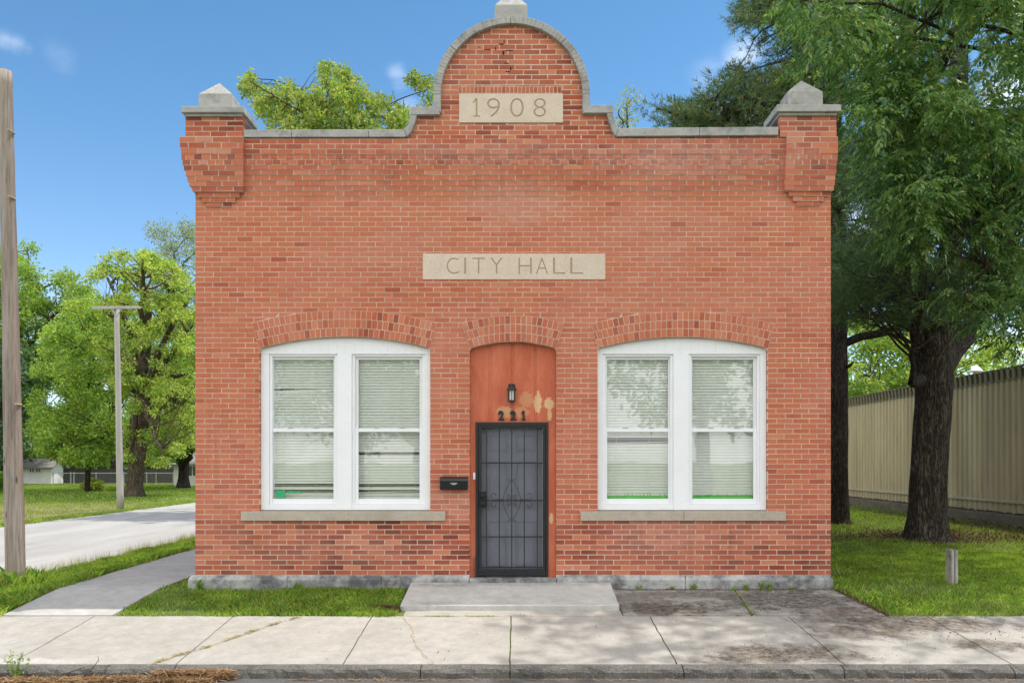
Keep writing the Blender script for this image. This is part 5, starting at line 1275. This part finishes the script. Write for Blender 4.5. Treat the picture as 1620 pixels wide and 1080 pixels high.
# moss and dead grass along the crooked crack in the pavement
def strands(name,label,pts,n,wid,h,L,mat,rng,zf):
    P=np.array(pts); seg=rng.integers(0,len(P)-1,n); f=rng.random(n)[:,None]; keep=rng.random(n)<np.clip(0.55+0.9*np.sin(seg*2.3+f[:,0]*7+n),0.12,1) if wid<0.03 else np.ones(n,bool); seg=seg[keep]; f=f[keep]; n=len(seg); c=P[seg]*(1-f)+P[seg+1]*f; c=c+np.stack([rng.normal(size=n)*wid,rng.normal(size=n)*wid*0.6],1)
    z=zf(c[:,1])+rng.random(n)*h; th=rng.uniform(0,2*PI,n); d=np.stack([np.cos(th),np.sin(th)*0.7,rng.normal(size=n)*0.25],1); l=(L*rng.uniform(0.5,1.3,n))[:,None]; p=np.stack([c[:,0],c[:,1],z],1)
    s_=norm(np.cross(d,rng.normal(size=(n,3))+np.array([0,0,1.5])))*0.0022
    V=np.stack([p-d*l*.5-s_,p-d*l*.5+s_,p+d*l*.5+s_,p+d*l*.5-s_],1); V[:,:,2]=np.maximum(V[:,:,2],zf(V[:,:,1])+0.002)
    return tag(np_mesh(name,V.reshape(-1,3),4,M[mat]),label,'plant litter',kind='stuff')
szv=lambda y:-0.098+0.1*np.clip(y,YC,0)
blades('lawn_grass','strip of green grass along the foot of the left side wall','grass',9000,(-4.75,-4.2,-0.055,14),lambda x,y:(x>walk_r(0)+0.03*nz2(y,x,1.2)),0.06,0.007,'grass',rg(57),0.6,4)
r=rg(55)
strands('dead_grass','dead grass growing in a crooked crack across the left pavement',[(-2.50,-1.30),(-2.75,-1.62),(-2.95,-1.95),(-3.15,-2.3),(-3.38,-2.6),(-3.52,-2.85)],900,0.022,0.018,0.04,'dry_grass',r,szv)
strands('dead_grass','mossy grass fringe along the pavement edge in front of the doorstep',[(-1.35,-1.245),(-0.6,-1.25),(0.2,-1.24)],500,0.02,0.012,0.03,'grass_pale',r,szv)
strands('dead_grass','dry grass in the slanting crack left of the centre pavement joint',[(-1.30,-1.30),(-1.12,-1.75),(-1.05,-2.2),(-0.93,-2.55),(-0.78,-2.88)],70,0.006,0.006,0.025,'dry_grass',r,szv)
strands('dead_grass','brown litter heap at the left front corner of the doorstep',[(-1.62,-0.92),(-1.42,-0.98)],700,0.06,0.05,0.06,'litter',r,lambda y:gzv(y)+0.0)
# crack lines
def crook(pts,seed,n=9,amp=0.022):
    r_=random.Random(seed); out=[]
    for (a,b),(c_,d_) in zip(pts[:-1],pts[1:]):
        for i in range(n): f=i/n; out.append((a+(c_-a)*f+r_.gauss(0,amp)*min(1,i),b+(d_-b)*f+r_.gauss(0,amp*0.5)*min(1,i)))
    return out+[pts[-1]]
for nm,pts in (('crack_line',[(-1.30,-1.30),(-1.21,-1.52),(-1.12,-1.75),(-1.10,-2.0),(-1.03,-2.25),(-0.93,-2.5),(-0.80,-2.75),(-0.785,-2.80)]),('crack_line',[(-2.50,-1.28),(-2.75,-1.62),(-2.95,-1.95),(-3.15,-2.3),(-3.38,-2.6),(-3.50,-2.80)])):
    mb=MB(); pts=crook(pts,len(pts),5,0.012)
    for (a,b),(c_,d_) in zip(pts[:-1],pts[1:]): mb.add([(a-0.003,b,szv(b)+0.009),(a+0.004,b,szv(b)+0.009),(c_+0.004,d_,szv(d_)+0.009),(c_-0.003,d_,szv(d_)+0.009)],[(0,1,2,3)])
    o=mb.build(nm,M['groove']); tag(o,kind='structure')
# pine straw in the gutter
zst=lambda y:np.full_like(y,-0.484)
P=[(-5.6,-3.05),(-4.6,-3.06),(-4.0,-3.05),(-3.6,-3.02),(-3.2,-3.04),(-2.9,-3.03)]
strands('pine_straw','drift of brown dead pine needles lying in the gutter below the left kerb',P,12000,0.055,0.038,0.10,'straw',r,zst)
strands('pine_straw','loose brown pine needles heaped against the kerb near the doorstep side',[(-3.35,-2.97),(-2.7,-2.95)],3500,0.05,0.09,0.09,'straw',r,zst)
strands('pine_straw','few loose dead needles scattered along the middle gutter',[(-2.1,-2.98),(-0.5,-2.99),(3,-2.99),(5.5,-3)],900,0.03,0.012,0.07,'straw',r,zst)
# crumbs, needles and leaves on the right pavement and under the pines
def scatter(name,label,n,cx,cy,rx,ry,L,mat,rng,zf):
    x=cx+rng.normal(size=n)*rx; y=cy+rng.normal(size=n)*ry; y=np.clip(y,YC+0.1,99); p=np.stack([x,y,zf(y)+0.012],1)
    return tag(np_mesh(name,leaves_simple(p,1,0.002,L,rng,1,0.0,0.35)*1.0,4,M[mat]),label,'plant litter',kind='stuff')
scatter('leaf_litter','brown leaf crumbs strewn over the stained right pavement',420,4.2,-1.8,1.2,0.4,0.017,'litter',r,szv)
scatter('leaf_litter','brown crumbs near the kerb in front of the right window',380,2.7,-2.55,0.45,0.12,0.017,'litter',r,szv)
scatter('leaf_litter','dark crumbs on the concrete pad right of the doorstep',350,3.2,-0.75,0.9,0.35,0.015,'litter',r,lambda y:gzv(y)+0.012)
scatter('leaf_litter','sparse bits of leaf on the far right pavement',160,6.0,-2.0,1.0,0.4,0.03,'litter',r,szv)
scatter('leaf_litter','sparse bits of leaf on the middle pavement',60,0.5,-2.0,2.0,0.4,0.025,'litter',r,szv)
for i,(cx,cy,rx,ry,n,lab) in enumerate([(9.2,7.2,1.5,1.0,5000,'brown needle litter round the foot of the nearest pine'),(11.9,9.5,1.0,5.0,6000,'brown litter strip along the foot of the metal fence')]):
    x=cx+r.normal(size=n)*rx; y=cy+r.normal(size=n)*ry; k=(x<13.1)&(y>1); p=np.stack([x[k],y[k],gzv(y[k])+0.01],1); tag(np_mesh('needle_litter',leaves_simple(p,1,0.005,0.10,r,1,0,0.18),4,M['litter']),lab,'plant litter',kind='stuff')
# two bare twigs leaning on the kerb
for pts,lab in (([(-4.05,-3.05,-0.47),(-3.98,-2.99,-0.38),(-3.93,-2.96,-0.30),(-3.94,-2.95,-0.26)],'bare thin twig standing in the pine straw by the left kerb'),([(-4.35,-3.08,-0.46),(-4.2,-3.0,-0.41),(-4.05,-2.98,-0.36)],'pale twig lying against the left kerb edge')):
    mb=MB(); mb.tube(pts,[0.004,0.0035,0.003,0.002][:len(pts)],6); tag(mb.build('twig',M['bark']),lab,'twig')

strands('leaf_litter','brown debris gathered along the foundation right of the doorstep',[(1.3,-0.10),(4.2,-0.10)],1500,0.03,0.015,0.035,'litter',r,lambda y:gzv(y)+0.012)
strands('leaf_litter','brown debris along the edge of the lawn beside the dark pad',[(4.22,-0.1),(4.26,-0.7),(4.33,-1.22)],900,0.035,0.02,0.04,'litter',r,lambda y:gzv(y)+0.012)
strands('dead_grass','moss and grass in the joint of the dark pad',[(2.87,-0.12),(2.83,-0.6),(2.76,-1.2)],420,0.02,0.012,0.03,'grass_pale',r,lambda y:gzv(y)+0.012)
for i,(x,y_,h) in enumerate([(1.62,-0.10,0.10),(2.05,-0.10,0.06),(3.6,-0.10,0.05),(2.80,-0.85,0.05)]):
    weed('weed_tuft',['spindly weed with dead stalks nearest the doorstep at the right foundation','low weed between the doorstep weed and the foundation joint','short weed near the right end of the foundation','grass clump halfway along the joint of the dark pad'][i],x,y_,gz(y_)+0.01,h,8,120+i,'grass',0.025,0.9)
